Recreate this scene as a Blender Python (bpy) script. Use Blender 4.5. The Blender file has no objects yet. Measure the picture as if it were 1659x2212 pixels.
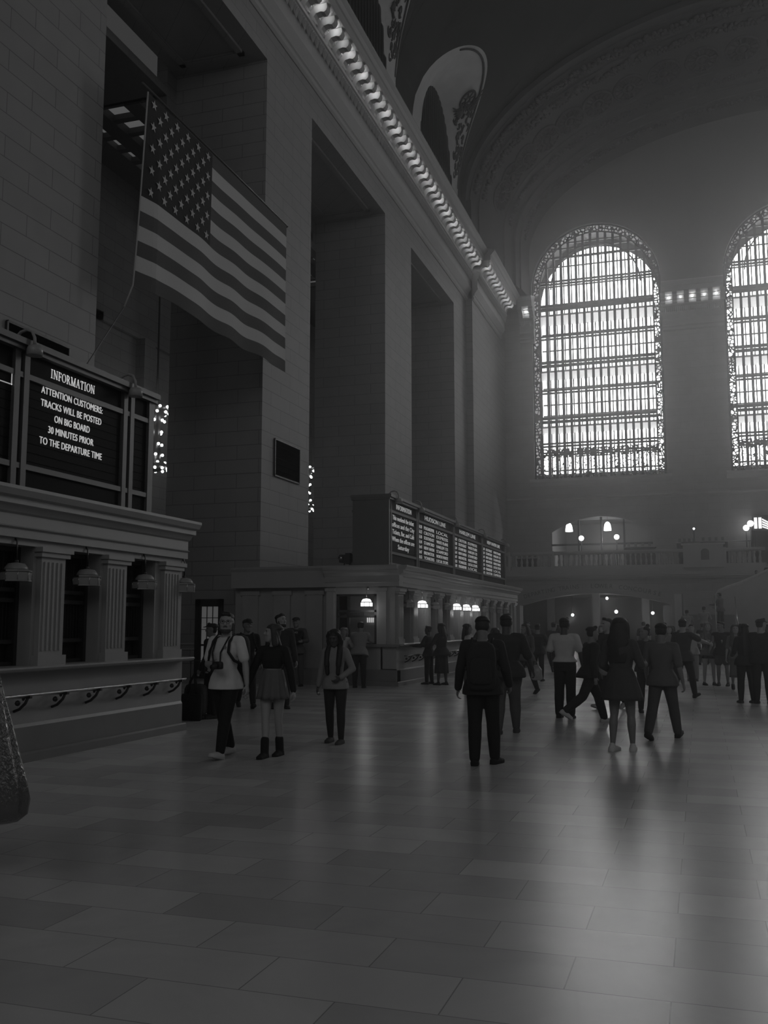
import bpy, bmesh, math, random
from mathutils import Vector, Matrix, Euler
random.seed(7)
S = bpy.context.scene
COL = S.collection
PI = math.pi
# ---------------------------------------------------------------- camera
f_px, W_, H_ = 2090.0, 1659.0, 2212.0
th = math.atan((1350 - H_ / 2) / f_px)
ps = math.atan((1512 - W_ / 2) / f_px * math.cos(th))
cam = bpy.data.cameras.new('camera'); camo = bpy.data.objects.new('camera', cam); COL.objects.link(camo)
cam.sensor_fit = 'HORIZONTAL'; cam.sensor_width = 36; cam.lens = 36 * f_px / W_
cam.clip_start = .1; cam.clip_end = 400
camo.location = (0, 0, 1.65); camo.rotation_euler = (PI / 2 + th, 0, ps)
S.camera = camo
# ---------------------------------------------------------------- exposure, world, daylight
S.view_settings.view_transform = 'Standard'; S.view_settings.look = 'None'
S.view_settings.exposure = 0.0; S.view_settings.gamma = 1.0; S.view_settings.use_curve_mapping = False
cy = S.cycles
cy.max_bounces = 5; cy.diffuse_bounces = 3; cy.glossy_bounces = 2; cy.transmission_bounces = 3; cy.transparent_max_bounces = 10
cy.volume_bounces = 0; cy.sample_clamp_indirect = 1.5; cy.sample_clamp_direct = 0; cy.use_denoising = True
cy.caustics_reflective = False; cy.caustics_refractive = False
w = bpy.data.worlds.new('daylight'); S.world = w; w.use_nodes = True
w.node_tree.nodes['Background'].inputs[0].default_value = (1, 1, 1, 1)
w.node_tree.nodes['Background'].inputs[1].default_value = 0.042  # low even ambient fill, added where the hall is left open
def area(name, loc, rot, sx, sy, power, spread=180):
    l = bpy.data.lights.new(name, 'AREA'); l.shape = 'RECTANGLE'; l.size = sx; l.size_y = sy; l.energy = power
    l.spread = math.radians(spread)
    o = bpy.data.objects.new(name, l); COL.objects.link(o); o.location = loc; o.rotation_euler = rot
    return o
SKY = 7.4      # radiance of the bright sky behind each of the tall far windows
# daylight of the matching windows at the near end of the hall, behind the viewer
for xc in (-6.1, 6.7, 19.5):
    area('near_daylight', (xc, -24, 22), (PI / 2, 0, 0), 9, 16, 500)
# daylight of the clerestory of the opposite side
for yc in (11.7, 24.5, 37.3, 50.0):
    area('side_daylight', (26, yc, 28.5), (0, PI / 2 - .25, 0), 5, 8, 190)

# ---------------------------------------------------------------- materials
MATS = {}
def principled(name):
    m = bpy.data.materials.new(name); m.use_nodes = True
    return m, m.node_tree, m.node_tree.nodes['Principled BSDF']
def mat(name, g, rough=.7, metal=0, var=.12, scale=6.0, spec=.4, coat=0):
    if name in MATS: return MATS[name]
    m, t, b = principled(name)
    n = t.nodes.new('ShaderNodeTexNoise'); n.inputs['Scale'].default_value = scale; n.inputs['Detail'].default_value = 4
    tc = t.nodes.new('ShaderNodeTexCoord'); t.links.new(tc.outputs['Object'], n.inputs['Vector'])
    r = t.nodes.new('ShaderNodeMapRange'); r.inputs[3].default_value = g * (1 - var); r.inputs[4].default_value = min(1, g * (1 + var))
    t.links.new(n.outputs['Fac'], r.inputs[0]); t.links.new(r.outputs[0], b.inputs['Base Color'])
    b.inputs['Roughness'].default_value = rough; b.inputs['Metallic'].default_value = metal
    b.inputs['Specular IOR Level'].default_value = spec; b.inputs['Coat Weight'].default_value = coat
    MATS[name] = m; return m
def emit(name, s, g=1.0):
    if name in MATS: return MATS[name]
    m, t, b = principled(name)
    b.inputs['Base Color'].default_value = (g, g, g, 1); b.inputs['Emission Color'].default_value = (1, 1, 1, 1)
    b.inputs['Emission Strength'].default_value = s
    MATS[name] = m; return m
def stone(name, g, bw, bh, joint=.5, rough=.6, ms=.012, var=.06, bump=.3, spec=.35):
    """ashlar: joints follow u = X + Y, v = Z on walls"""
    if name in MATS: return MATS[name]
    m, t, b = principled(name)
    geo = t.nodes.new('ShaderNodeNewGeometry'); sp = t.nodes.new('ShaderNodeSeparateXYZ'); ad = t.nodes.new('ShaderNodeMath'); cb = t.nodes.new('ShaderNodeCombineXYZ')
    t.links.new(geo.outputs['Position'], sp.inputs[0]); t.links.new(sp.outputs[0], ad.inputs[0]); t.links.new(sp.outputs[1], ad.inputs[1])
    t.links.new(ad.outputs[0], cb.inputs[0]); t.links.new(sp.outputs[2], cb.inputs[1])
    br = t.nodes.new('ShaderNodeTexBrick'); br.inputs['Scale'].default_value = 1; br.inputs['Brick Width'].default_value = bw
    br.inputs['Row Height'].default_value = bh; br.inputs['Mortar Size'].default_value = ms; br.inputs['Mortar Smooth'].default_value = .3
    br.inputs['Color1'].default_value = (g * (1 - var),) * 3 + (1,); br.inputs['Color2'].default_value = (g * (1 + var),) * 3 + (1,)
    br.inputs['Mortar'].default_value = (g * joint,) * 3 + (1,)
    t.links.new(cb.outputs[0], br.inputs['Vector'])
    n = t.nodes.new('ShaderNodeTexNoise'); n.inputs['Scale'].default_value = 1.7; n.inputs['Detail'].default_value = 5
    t.links.new(geo.outputs['Position'], n.inputs['Vector'])
    r = t.nodes.new('ShaderNodeMapRange'); r.inputs[3].default_value = .88; r.inputs[4].default_value = 1.12
    t.links.new(n.outputs['Fac'], r.inputs[0])
    mx = t.nodes.new('ShaderNodeMix'); mx.data_type = 'RGBA'; mx.blend_type = 'MULTIPLY'; mx.inputs[0].default_value = 1
    t.links.new(br.outputs['Color'], mx.inputs[6]); t.links.new(r.outputs[0], mx.inputs[7]); t.links.new(mx.outputs[2], b.inputs['Base Color'])
    bp = t.nodes.new('ShaderNodeBump'); bp.inputs['Strength'].default_value = bump; bp.inputs['Distance'].default_value = .02; bp.invert = True
    t.links.new(br.outputs['Fac'], bp.inputs['Height']); t.links.new(bp.outputs[0], b.inputs['Normal'])
    b.inputs['Roughness'].default_value = rough; b.inputs['Specular IOR Level'].default_value = spec
    MATS[name] = m; return m
def floor_mat():
    m, t, b = principled('marble_floor')
    geo = t.nodes.new('ShaderNodeNewGeometry'); mp = t.nodes.new('ShaderNodeMapping'); mp.inputs['Location'].default_value = (.18, -.06, 0)
    t.links.new(geo.outputs['Position'], mp.inputs[0])
    br = t.nodes.new('ShaderNodeTexBrick'); br.inputs['Scale'].default_value = 1; br.inputs['Brick Width'].default_value = .94
    br.inputs['Row Height'].default_value = .46; br.inputs['Mortar Size'].default_value = .0035; br.inputs['Mortar Smooth'].default_value = .1; br.inputs['Bias'].default_value = -.1
    br.inputs['Color1'].default_value = (.42,) * 3 + (1,); br.inputs['Color2'].default_value = (.58,) * 3 + (1,); br.inputs['Mortar'].default_value = (.26,) * 3 + (1,)
    t.links.new(mp.outputs[0], br.inputs['Vector'])
    n = t.nodes.new('ShaderNodeTexNoise'); n.inputs['Scale'].default_value = .9; n.inputs['Detail'].default_value = 8; n.inputs['Roughness'].default_value = .7; n.inputs['Distortion'].default_value = .6
    t.links.new(geo.outputs['Position'], n.inputs['Vector'])
    r = t.nodes.new('ShaderNodeMapRange'); r.inputs[3].default_value = .75; r.inputs[4].default_value = 1.2
    t.links.new(n.outputs['Fac'], r.inputs[0])
    mx = t.nodes.new('ShaderNodeMix'); mx.data_type = 'RGBA'; mx.blend_type = 'MULTIPLY'; mx.inputs[0].default_value = 1
    t.links.new(br.outputs['Color'], mx.inputs[6]); t.links.new(r.outputs[0], mx.inputs[7]); t.links.new(mx.outputs[2], b.inputs['Base Color'])
    r2 = t.nodes.new('ShaderNodeMapRange'); r2.inputs[3].default_value = .23; r2.inputs[4].default_value = .28
    t.links.new(n.outputs['Fac'], r2.inputs[0]); t.links.new(r2.outputs[0], b.inputs['Roughness'])
    bp = t.nodes.new('ShaderNodeBump'); bp.inputs['Strength'].default_value = .12; bp.inputs['Distance'].default_value = .01; bp.invert = True
    t.links.new(br.outputs['Fac'], bp.inputs['Height']); t.links.new(bp.outputs[0], b.inputs['Normal'])
    b.inputs['Specular IOR Level'].default_value = .9
    return m
def lace(name, g, scale, thr, emit_=0):
    """cast metal filigree: pierced by a noise pattern"""
    m, t, b = principled(name)
    b.inputs['Base Color'].default_value = (g, g, g, 1); b.inputs['Roughness'].default_value = .6
    geo = t.nodes.new('ShaderNodeNewGeometry')
    n = t.nodes.new('ShaderNodeTexVoronoi'); n.feature = 'DISTANCE_TO_EDGE'; n.inputs['Scale'].default_value = scale
    t.links.new(geo.outputs['Position'], n.inputs['Vector'])
    c = t.nodes.new('ShaderNodeMath'); c.operation = 'LESS_THAN'; c.inputs[1].default_value = thr
    t.links.new(n.outputs['Distance'], c.inputs[0]); t.links.new(c.outputs[0], b.inputs['Alpha'])
    return m
def glass_mat():
    m = bpy.data.materials.new('window_glass'); m.use_nodes = True; t = m.node_tree; t.nodes.clear()
    o = t.nodes.new('ShaderNodeOutputMaterial'); tr = t.nodes.new('ShaderNodeBsdfTransparent'); tr.inputs[0].default_value = (.86, .86, .86, 1)
    gl = t.nodes.new('ShaderNodeBsdfGlossy'); gl.inputs['Roughness'].default_value = .1
    mx = t.nodes.new('ShaderNodeMixShader'); mx.inputs[0].default_value = .05
    t.links.new(tr.outputs[0], mx.inputs[1]); t.links.new(gl.outputs[0], mx.inputs[2]); t.links.new(mx.outputs[0], o.inputs[0])
    return m
M_wall = stone('ashlar_stone', .31, 1.5, .455, joint=.5, ms=.011, var=.03)
M_far = stone('ashlar_stone_far', .34, 1.5, .455, joint=.85, var=.03)
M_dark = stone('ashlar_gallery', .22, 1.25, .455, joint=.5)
M_trim = mat('carved_stone', .42, .65, var=.08, scale=2)
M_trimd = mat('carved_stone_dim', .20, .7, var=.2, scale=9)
M_vault = mat('painted_vault', .06, .85, var=.25, scale=.25)
M_band = mat('plaster_band', .13, .8, var=.12, scale=.8)
M_relief = mat('plaster_relief', .13, .8, var=.3, scale=9)
M_lun = mat('plaster_lunette', .62, .8, var=.18, scale=1.2)
M_tymp = mat('plaster_end_wall', .26, .8, var=.05, scale=.5)
M_floor = floor_mat()
M_marble = mat('booth_marble', .34, .38, var=.14, scale=2.2, spec=.5)
M_marble2 = mat('booth_marble_plinth', .19, .42, var=.18, scale=2.6, spec=.5)
M_bronze = mat('dark_bronze', .06, .42, metal=.6, var=.2)
M_black = mat('black_enamel', .02, .5, var=.1)
M_board = mat('board_face', .008, .7, var=.15, scale=3, spec=.12)
M_boardframe = mat('board_bronze_frame', .13, .5, metal=.5, var=.1)
M_brass = mat('polished_brass', .5, .25, metal=1, var=.1)
M_iron = mat('window_iron', .10, .6, var=.1)
M_text = emit('lit_letters', .34)
M_text2 = emit('lit_letters_dim', .2)
M_bulb = emit('bulb', 9)
M_globe = emit('globe_lamp', 3.2)
M_glass = glass_mat()
M_lace = lace('bronze_filigree', .08, 4.5, .155)
M_lace2 = lace('bronze_filigree_fine', .08, 6.5, .075)

# ---------------------------------------------------------------- mesh helper
class MB:
    def __init__(s): s.v = []; s.f = []; s.mi = []; s.sm = []
    def add(s, vs, fs, mi=0, smooth=False):
        o = len(s.v); s.v += [tuple(v) for v in vs]
        for f in fs: s.f.append(tuple(o + i for i in f)); s.mi.append(mi); s.sm.append(smooth)
        return s
    def box(s, x0, x1, y0, y1, z0, z1, mi=0):
        vs = [(x, y, z) for z in (z0, z1) for y in (y0, y1) for x in (x0, x1)]
        return s.add(vs, [(0, 2, 3, 1), (4, 5, 7, 6), (0, 1, 5, 4), (2, 6, 7, 3), (0, 4, 6, 2), (1, 3, 7, 5)], mi)
    def quad(s, a, b, c, d, mi=0): return s.add([a, b, c, d], [(0, 1, 2, 3)], mi)
    def prism(s, prof, axis, a0, a1, mi=0, caps=True):
        """closed profile extruded along x or y; profile is (other horizontal, z)"""
        n = len(prof)
        P = (lambda p, a: (a, p[0], p[1])) if axis == 'x' else ((lambda p, a: (p[0], a, p[1])) if axis == 'y' else (lambda p, a: (p[0], p[1], a)))
        vs = [P(p, a0) for p in prof] + [P(p, a1) for p in prof]
        fs = [(i, (i + 1) % n, n + (i + 1) % n, n + i) for i in range(n)]
        if caps: fs += [tuple(range(n))[::-1], tuple(range(n, 2 * n))]
        return s.add(vs, fs, mi)
    def ring_loft(s, rings, mi=0, smooth=True, caps=True, closed=True):
        n = len(rings[0]); vs = [v for r in rings for v in r]; fs = []
        for j in range(len(rings) - 1):
            for i in range(n if closed else n - 1):
                k = (i + 1) % n; fs.append((j * n + i, j * n + k, (j + 1) * n + k, (j + 1) * n + i))
        if caps: fs += [tuple(range(n))[::-1], tuple(range((len(rings) - 1) * n, len(rings) * n))]
        return s.add(vs, fs, mi, smooth)
    def lathe(s, c, prof, seg=16, mi=0, smooth=True, axis=None):
        rings = []
        for r, z in prof: rings.append([(c[0] + r * math.cos(2 * PI * i / seg), c[1] + r * math.sin(2 * PI * i / seg), c[2] + z) for i in range(seg)])
        return s.ring_loft(rings, mi, smooth)
    def tube(s, pts, r, seg=8, mi=0, smooth=True):
        pts = [Vector(p) for p in pts]; rings = []
        rr = r if isinstance(r, (list, tuple)) else [r] * len(pts)
        for i, p in enumerate(pts):
            d = (pts[min(i + 1, len(pts) - 1)] - pts[max(i - 1, 0)]).normalized()
            u = d.cross(Vector((0, 0, 1)));
            if u.length < 1e-3: u = Vector((1, 0, 0))
            u.normalize(); v = d.cross(u).normalized()
            rings.append([tuple(p + (u * math.cos(2 * PI * k / seg) + v * math.sin(2 * PI * k / seg)) * rr[i]) for k in range(seg)])
        return s.ring_loft(rings, mi, smooth)
    def ball(s, c, rx, ry=None, rz=None, seg=16, ringn=9, mi=0, rot=None):
        ry = ry or rx; rz = rz or rx; rings = []; c = Vector(c)
        for j in range(ringn):
            a = -PI / 2 + PI * (j + .02 if j == 0 else (j - .02 if j == ringn - 1 else j)) / (ringn - 1)
            L = [Vector((rx * math.cos(a) * math.cos(2 * PI * i / seg), ry * math.cos(a) * math.sin(2 * PI * i / seg), rz * math.sin(a))) for i in range(seg)]
            if rot: L = [rot @ q for q in L]
            rings.append([tuple(c + q) for q in L])
        return s.ring_loft(rings, mi, True)
    def mesh(s, name, mats):
        me = bpy.data.meshes.new(name); me.from_pydata(s.v, [], s.f)
        for m in (mats if isinstance(mats, (list, tuple)) else [mats]): me.materials.append(m)
        me.polygons.foreach_set('material_index', s.mi); me.polygons.foreach_set('use_smooth', s.sm)
        bm = bmesh.new(); bm.from_mesh(me); bmesh.ops.recalc_face_normals(bm, faces=bm.faces); bm.to_mesh(me); bm.free()
        me.update(); return me
    def build(s, name, mats, parent=None, loc=None):
        """links one mesh object; vertices are in world space, the object keeps its own origin (loc)"""
        me = s.mesh(name, mats)
        o = bpy.data.objects.new(name, me); COL.objects.link(o)
        if parent: o.parent = parent
        pl = chain_loc(parent) if parent else Vector((0, 0, 0))
        L = Vector(loc) if loc is not None else (pl if parent else Vector((0, 0, 0)))
        me.transform(Matrix.Translation(-L)); o.location = L - pl
        return o
def chain_loc(o):
    v = Vector((0, 0, 0))
    while o: v += o.location; o = o.parent
    return v
def tag(o, label=None, cat=None, group=None, kind=None):
    for k, v in (('label', label), ('category', cat), ('group', group), ('kind', kind)):
        if v: o[k] = v
    return o
def empty(name, loc, label=None, cat=None, group=None, kind=None):
    o = bpy.data.objects.new(name, None); COL.objects.link(o); o.location = loc; o.empty_display_size = .2
    return tag(o, label, cat, group, kind)
def struct(o): o['kind'] = 'structure'; return o
def copy_tree(o, loc=None, parent=None):
    c = o.copy(); COL.objects.link(c)
    if parent: c.parent = parent
    if loc is not None: c.location = loc
    for ch in list(o.children): copy_tree(ch, None, c)
    return c

# ================================================================ STRUCTURE
XP, XQ, YB, YF, XC = -12.85, -12.45, 55.74, 66.0, 6.7
ZS = 20.1
b = MB().box(-24, 28, -26, 84, -.3, 0); struct(b.build('floor', M_floor))
# left wall: each pier, then the wall over the openings
OPEN = [(5.55, 14.3), (18.33, 27.2), (31.07, 39.78), (43.93, 52.64)]
b = MB()
prev = -4.0
for a, c in OPEN + [(YB, YB)]:
    b.box(-16.2, XP, prev, a, 0, ZS); prev = c
b.box(-16.2, XQ, YB, 70, 0, 24.6)                       # last stretch stands forward
b.box(-16.2, XP, -4, YB, ZS, 24.6)                      # architrave and frieze wall
for a, c in OPEN:                                       # sunk panel outlines on the soffits: raised border
    for (x0, x1, y0, y1) in ((-15.7, -13.4, a + .55, a + .75), (-15.7, -13.4, c - .75, c - .55), (-15.7, -15.5, a + .55, c - .55), (-13.6, -13.4, a + .55, c - .55)):
        b.box(x0, x1, y0, y1, ZS - .1, ZS)
struct(b.build('wall_left', M_wall))
# gallery behind the openings
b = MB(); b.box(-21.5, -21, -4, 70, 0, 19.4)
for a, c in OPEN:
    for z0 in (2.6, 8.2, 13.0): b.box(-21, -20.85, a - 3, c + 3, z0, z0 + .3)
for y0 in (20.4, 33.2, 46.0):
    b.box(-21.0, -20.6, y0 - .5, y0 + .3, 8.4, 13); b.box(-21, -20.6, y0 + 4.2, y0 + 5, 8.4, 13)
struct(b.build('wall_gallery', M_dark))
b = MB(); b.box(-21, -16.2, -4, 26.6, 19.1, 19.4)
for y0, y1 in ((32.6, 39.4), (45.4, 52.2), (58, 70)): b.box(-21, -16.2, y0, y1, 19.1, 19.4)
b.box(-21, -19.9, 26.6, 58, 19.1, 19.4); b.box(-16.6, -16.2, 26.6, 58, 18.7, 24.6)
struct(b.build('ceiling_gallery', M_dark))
M_sky2 = emit('skylight_glow_glass', .085, .5)  # glow put into the glass for the dim daylight above it
for n, (y0, y1) in enumerate(((26.6, 32.6), (39.4, 45.4), (52.2, 58))):
    t = empty('window_%d' % (n + 5), (-18.2, y0, 19.1), kind='structure')
    MB().box(-19.9, -16.6, y0, y1, 19.36, 19.4).build('pane', M_sky2, t)
    b = MB()
    for i in range(0, 7): b.box(-19.9, -16.6, y0 + i * .95 - .13, y0 + i * .95 + .13, 19.1, 19.3)
    for x in (-19.1, -17.55): b.box(x - .3, x + .3, y0, y1, 19.02, 19.34)
    b.build('glazing_bars', M_iron, t)
# entablature profiles (outward distance, z)
PR_ARCH = [(-.2, 21.25), (.04, 21.25), (.12, 21.32), (.12, 21.42), (.07, 21.44), (.1, 21.52), (.16, 21.56), (.16, 21.64), (.36, 21.9), (.36, 21.97), (.33, 22.0), (.33, 22.5),
           (.40, 22.54), (.42, 22.62), (.44, 22.7), (.46, 22.82), (.52, 22.84), (.52, 22.97), (-.2, 22.97)]
PR_TOP = [(-.2, 23.62), (1.12, 23.62), (1.16, 23.66), (1.16, 23.95), (1.22, 23.98), (1.3, 24.1), (1.42, 24.2), (1.42, 24.28), (.2, 24.6), (-.2, 24.6)]
PR_BACK = [(-.2, 22.97), (.3, 22.97), (.3, 23.3), (.38, 23.34), (.38, 23.42), (.5, 23.5), (.5, 23.56), (.62, 23.62), (-.2, 23.62)]
def modillion(b, u, half, P):
    """scroll bracket; P(u, d, z) -> world"""
    prof = [(.3, 23.02), (.42, 23.0), (.5, 23.08), (.52, 23.2), (.6, 23.3), (.78, 23.34), (.92, 23.3), (1.0, 23.36), (1.04, 23.46), (1.02, 23.62), (.3, 23.62)]
    n = len(prof); vs = [P(u - half, d, z) for d, z in prof] + [P(u + half, d, z) for d, z in prof]
    b.add(vs, [(i, (i + 1) % n, n + (i + 1) % n, n + i) for i in range(n)] + [tuple(range(n))[::-1], tuple(range(n, 2 * n))])
def entab(name, axis, u0, u1, P, leaves=True):
    b = MB()
    for pr in (PR_ARCH, PR_TOP, PR_BACK):
        n = len(pr); vs = [P(u0, d, z) for d, z in pr] + [P(u1, d, z) for d, z in pr]
        b.add(vs, [(i, (i + 1) % n, n + (i + 1) % n, n + i) for i in range(n)] + [tuple(range(n))[::-1], tuple(range(n, 2 * n))])
    k = int((u1 - u0) / .755); off = ((u1 - u0) - k * .755) / 2
    for i in range(k + 1): modillion(b, u0 + off + i * .755, .15, P)
    # carved leaf course under the lamp ledge
    m = int((u1 - u0) / .38)
    for i in range(m):
        u = u0 + (i + .5) * (u1 - u0) / m
        for du, z0, dd in ((-.12, 22.42, .04), (0, 22.3, .07), (.12, 22.42, .04)):
            b.add([P(u + du - .07, .34, z0 + .3), P(u + du + .07, .34, z0 + .3), P(u + du, .37 + dd, z0), P(u + du, .5, 22.74)], [(0, 2, 3), (2, 1, 3), (0, 1, 2)])
    o = struct(b.build(name, M_trim)); return u0 + off, k
BULBS = []
PL = lambda X: (lambda u, d, z: (X + d, u, z))
PFAR = lambda u, d, z: (u, YF - d, z)
def bulbs(P, s0, k, lo=-1e9):
    for i in range(k):
        u = s0 + (i + .5) * .755
        if u > lo: BULBS.append((P(u, .5 if P is PFAR else .8, 23.38 if P is PFAR else 23.53), i % 2))
s0, k = entab('trim_1', 'y', -4, YB, PL(XP)); bulbs(PL(XP), s0, k, 24)
s0, k = entab('trim_2', 'y', YB, 64.4, PL(XQ)); bulbs(PL(XQ), s0, k)
s0, k = entab('trim_3', 'x', -11.3, -10.3, PFAR); bulbs(PFAR, s0, k)
s0, k = entab('trim_4', 'x', -1.65, 2.25, PFAR); bulbs(PFAR, s0, k)
s0, k = entab('trim_5', 'x', 11.15, 15.05, PFAR)
# upper wall over the left cornice, with lunette openings
LUN = [-1.1, 11.7, 24.5, 37.3, 50.0]
XV = XC - 19.8
def vz(x, a=19.8, bb=11.1): return 27.5 + bb * math.sqrt(max(0, 1 - ((x - XC) / a) ** 2))
def lz(y, c, hw=4.9, h=5.75): return 27.5 + h * math.sqrt(max(0, 1 - ((y - c) / hw) ** 2))
def wall_strips(b, us, holes, z0, z1, P, mi=0):
    """vertical wall with holes; a hole is (u0, u1, lo(u), hi(u))"""
    for ua, ub in zip(us[:-1], us[1:]):
        um = (ua + ub) / 2; hs = sorted([h for h in holes if h[0] < um < h[1]], key=lambda h: h[2](um))
        lo = (z0, z0)
        hi = (z1(ua), z1(ub)) if callable(z1) else (z1, z1)
        for h in hs:
            m = (h[2](ua), h[2](ub)); b.quad(P(ua, lo[0]), P(ub, lo[1]), P(ub, m[1]), P(ua, m[0]), mi); lo = (min(h[3](ua), hi[0]), min(h[3](ub), hi[1]))
        if hi[0] - lo[0] > 1e-4 or hi[1] - lo[1] > 1e-4: b.quad(P(ua, lo[0]), P(ub, lo[1]), P(ub, hi[1]), P(ua, hi[0]), mi)
def steps(a, c, d, extra=()):
    n = max(1, int(round((c - a) / d))); L = {round(a + (c - a) * i / n, 4) for i in range(n + 1)} | {round(e, 4) for e in extra if a <= e <= c}
    return sorted(L)
def arc(c, r, zs): return lambda u: zs + math.sqrt(max(0, r * r - (u - c) ** 2))
holes = [(c - 3.3, c + 3.3, (lambda u: 25.6), (lambda u, c=c: 27.0 + 4.6 * math.sqrt(max(0, 1 - ((u - c) / 3.3) ** 2)))) for c in LUN]
zt = 27.55
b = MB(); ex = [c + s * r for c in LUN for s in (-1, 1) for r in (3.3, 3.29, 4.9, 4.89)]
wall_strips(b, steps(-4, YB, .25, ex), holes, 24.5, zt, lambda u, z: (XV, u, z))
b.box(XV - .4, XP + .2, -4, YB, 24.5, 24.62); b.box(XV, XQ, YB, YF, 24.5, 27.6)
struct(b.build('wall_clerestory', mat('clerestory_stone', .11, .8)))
# each lunette: curved soffit, window
for n, c in enumerate(LUN):
    b = MB(); prev = None; N = 48
    for i in range(N + 1):
        ph = PI * i / N; y = c - 4.9 * math.cos(ph); z = 27.5 + 5.75 * math.sin(ph)
        q = max(0, 1 - ((z - 27.5) / 11.1) ** 2); xg = XC - 19.8 * math.sqrt(q)
        yw, zw = c - 3.3 * math.cos(ph), 27.0 + 4.6 * math.sin(ph)
        row = [(XV + (xg - XV) * j / 6, yw + (y - yw) * j / 6, zw + (z - zw) * j / 6) for j in range(7)]
        if prev:
            for j in range(6): b.add([prev[j], prev[j + 1], row[j + 1], row[j]], [(0, 1, 2, 3)], 0, True)
        prev = row
    struct(b.build('ceiling_lunette', M_lun))
    t = empty('window_%d' % (n + 11), (XV, c, 25.6), kind='structure')
    b = MB()
    for i in range(-8, 9):
        y = c + i * .4; zz = 27.0 + 4.6 * math.sqrt(max(0, 1 - (i * .4 / 3.3) ** 2)); b.box(XV - .12, XV + .03, y - .15, y + .15, 25.6, zz)
    for z in (27, 28.5, 30): b.box(XV - .15, XV, c - 3.2 + (z - 27) * .25, c + 3.2 - (z - 27) * .25, z - .05, z + .05)
    b.build('glazing_bars', M_bronze, t)
    MB().box(XV - .5, XV - .4, c - 3.4, c + 3.4, 25.4, 31.8).build('pane', emit('clerestory_glow_glass', .16, .2), t)  # pane glow stands for daylight showing through the slits
# stucco relief on the far half of each lunette: winged wheel, sprays and scrolls
def lun_pt(c, ph, fx, off=.06):
    y = c - 4.9 * math.cos(ph); z = 27.5 + 5.75 * math.sin(ph)
    xg = XC - 19.8 * math.sqrt(max(0, 1 - ((z - 27.5) / 11.1) ** 2))
    nrm = Vector((0, math.cos(ph) * 5.75, -math.sin(ph) * 4.9)).normalized()
    yw, zw = c - 3.3 * math.cos(ph), 27.0 + 4.6 * math.sin(ph)
    return Vector((XV + (xg - XV) * fx, yw + (y - yw) * fx, zw + (z - zw) * fx)) + nrm * off
for c in LUN[2:]:
    b = MB()
    ctr = (math.radians(118), .62)
    g = lambda du, dv: tuple(lun_pt(c, ctr[0] + dv, ctr[1] + du))
    for R, r in ((.19, .06), (.06, .05)):
        b.tube([g(R * math.cos(a) * 1.0, R * math.sin(a) * .55) for a in [2 * PI * i / 20 for i in range(21)]], r, 6)
    for i in range(8):
        a = 2 * PI * i / 8; b.tube([g(.05 * math.cos(a), .03 * math.sin(a)), g(.18 * math.cos(a), .1 * math.sin(a))], .035, 5)
    for sg in (-1, 1):
        for i in range(7):
            a = -.35 + i * .2; L = .34 - .02 * i
            b.tube([g(sg * .12, .07 + i * .012), g(sg * (.12 + L * .5 * math.cos(a)), .07 + L * .42 * math.sin(a) + .03), g(sg * (.12 + L * .8 * math.cos(a)), .07 + L * .75 * math.sin(a))], [.08, .07, .02], 5)
    rnd = random.Random(5)
    for i in range(56):
        dv = rnd.uniform(-.05, 1.0); du = rnd.uniform(-.3, .3); p = [g(du * (1 - dv * .2), .1 + dv * .9)]
        if dv > .85: continue
        a = rnd.uniform(0, 6.28)
        for s in range(5): a += rnd.uniform(.3, 1.1); du += .035 * math.cos(a); dv += .03 * math.sin(a); p.append(g(max(-.5, min(.32, du)), .1 + dv * .9))
        b.tube(p, [.09, .08, .07, .05, .04, .02], 5)
    b.tube([tuple(lun_pt(c, math.radians(d), .93, .05)) for d in range(60, 178, 5)], .06, 5)
    struct(b.build('trim_relief', M_relief))
# main vault, cut along the lunettes
b = MB(); ys = steps(-26, YB, .3, ex)
def row(y):
    zl = max([27.5] + [lz(y, c) for c in LUN if abs(y - c) < 4.9])
    xg = XC - 19.8 * math.sqrt(max(0, 1 - ((zl - 27.5) / 11.1) ** 2)); t0 = math.acos(max(-1, min(1, (xg - XC) / 19.8)))
    return [(XC + 19.8 * math.cos(t0 * (1 - j / 30)), y, 27.5 + 11.1 * math.sin(t0 * (1 - j / 30))) for j in range(31)]
pr = row(ys[0])
for y in ys[1:]:
    r = row(y)
    for j in range(30): b.add([pr[j], pr[j + 1], r[j + 1], r[j]], [(0, 1, 2, 3)], 0, True)
    pr = r
struct(b.build('ceiling_vault', M_vault))
# end arch: splayed band with rosettes between vault and end wall
BAND = [(YB - .02, 19.85, 11.15), (YB - .02, 19.5, 10.7), (YB + .5, 19.42, 10.6), (YB + .52, 19.36, 10.52), (YB + 1.7, 19.12, 10.22), (YB + 1.72, 19.02, 10.12), (YB + 3.0, 18.75, 9.85),
        (YB + 3.02, 18.8, 9.9), (YB + 5.6, 18.25, 9.33), (YB + 5.62, 18.18, 9.26), (YB + 7.2, 17.85, 8.95), (YB + 7.22, 17.72, 8.8), (YB + 8.0, 17.6, 8.7), (YB + 8.02, 17.5, 8.6), (YF, 17.3, 8.4)]
def ell(a, bb, n=64): return [(XC + a * math.cos(PI * i / n), 27.5 + bb * math.sin(PI * i / n)) for i in range(n + 1)]
b = MB()
for (ya, aa, ba), (yb, ab, bb_) in zip(BAND[:-1], BAND[1:]):
    A, Bv = ell(aa, ba), ell(ab, bb_)
    for i in range(64):
        b.add([(A[i][0], ya, A[i][1]), (A[i + 1][0], ya, A[i + 1][1]), (Bv[i + 1][0], yb, Bv[i + 1][1]), (Bv[i][0], yb, Bv[i][1])], [(0, 1, 2, 3)], 0, ya != yb and yb - ya > .6)
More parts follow.
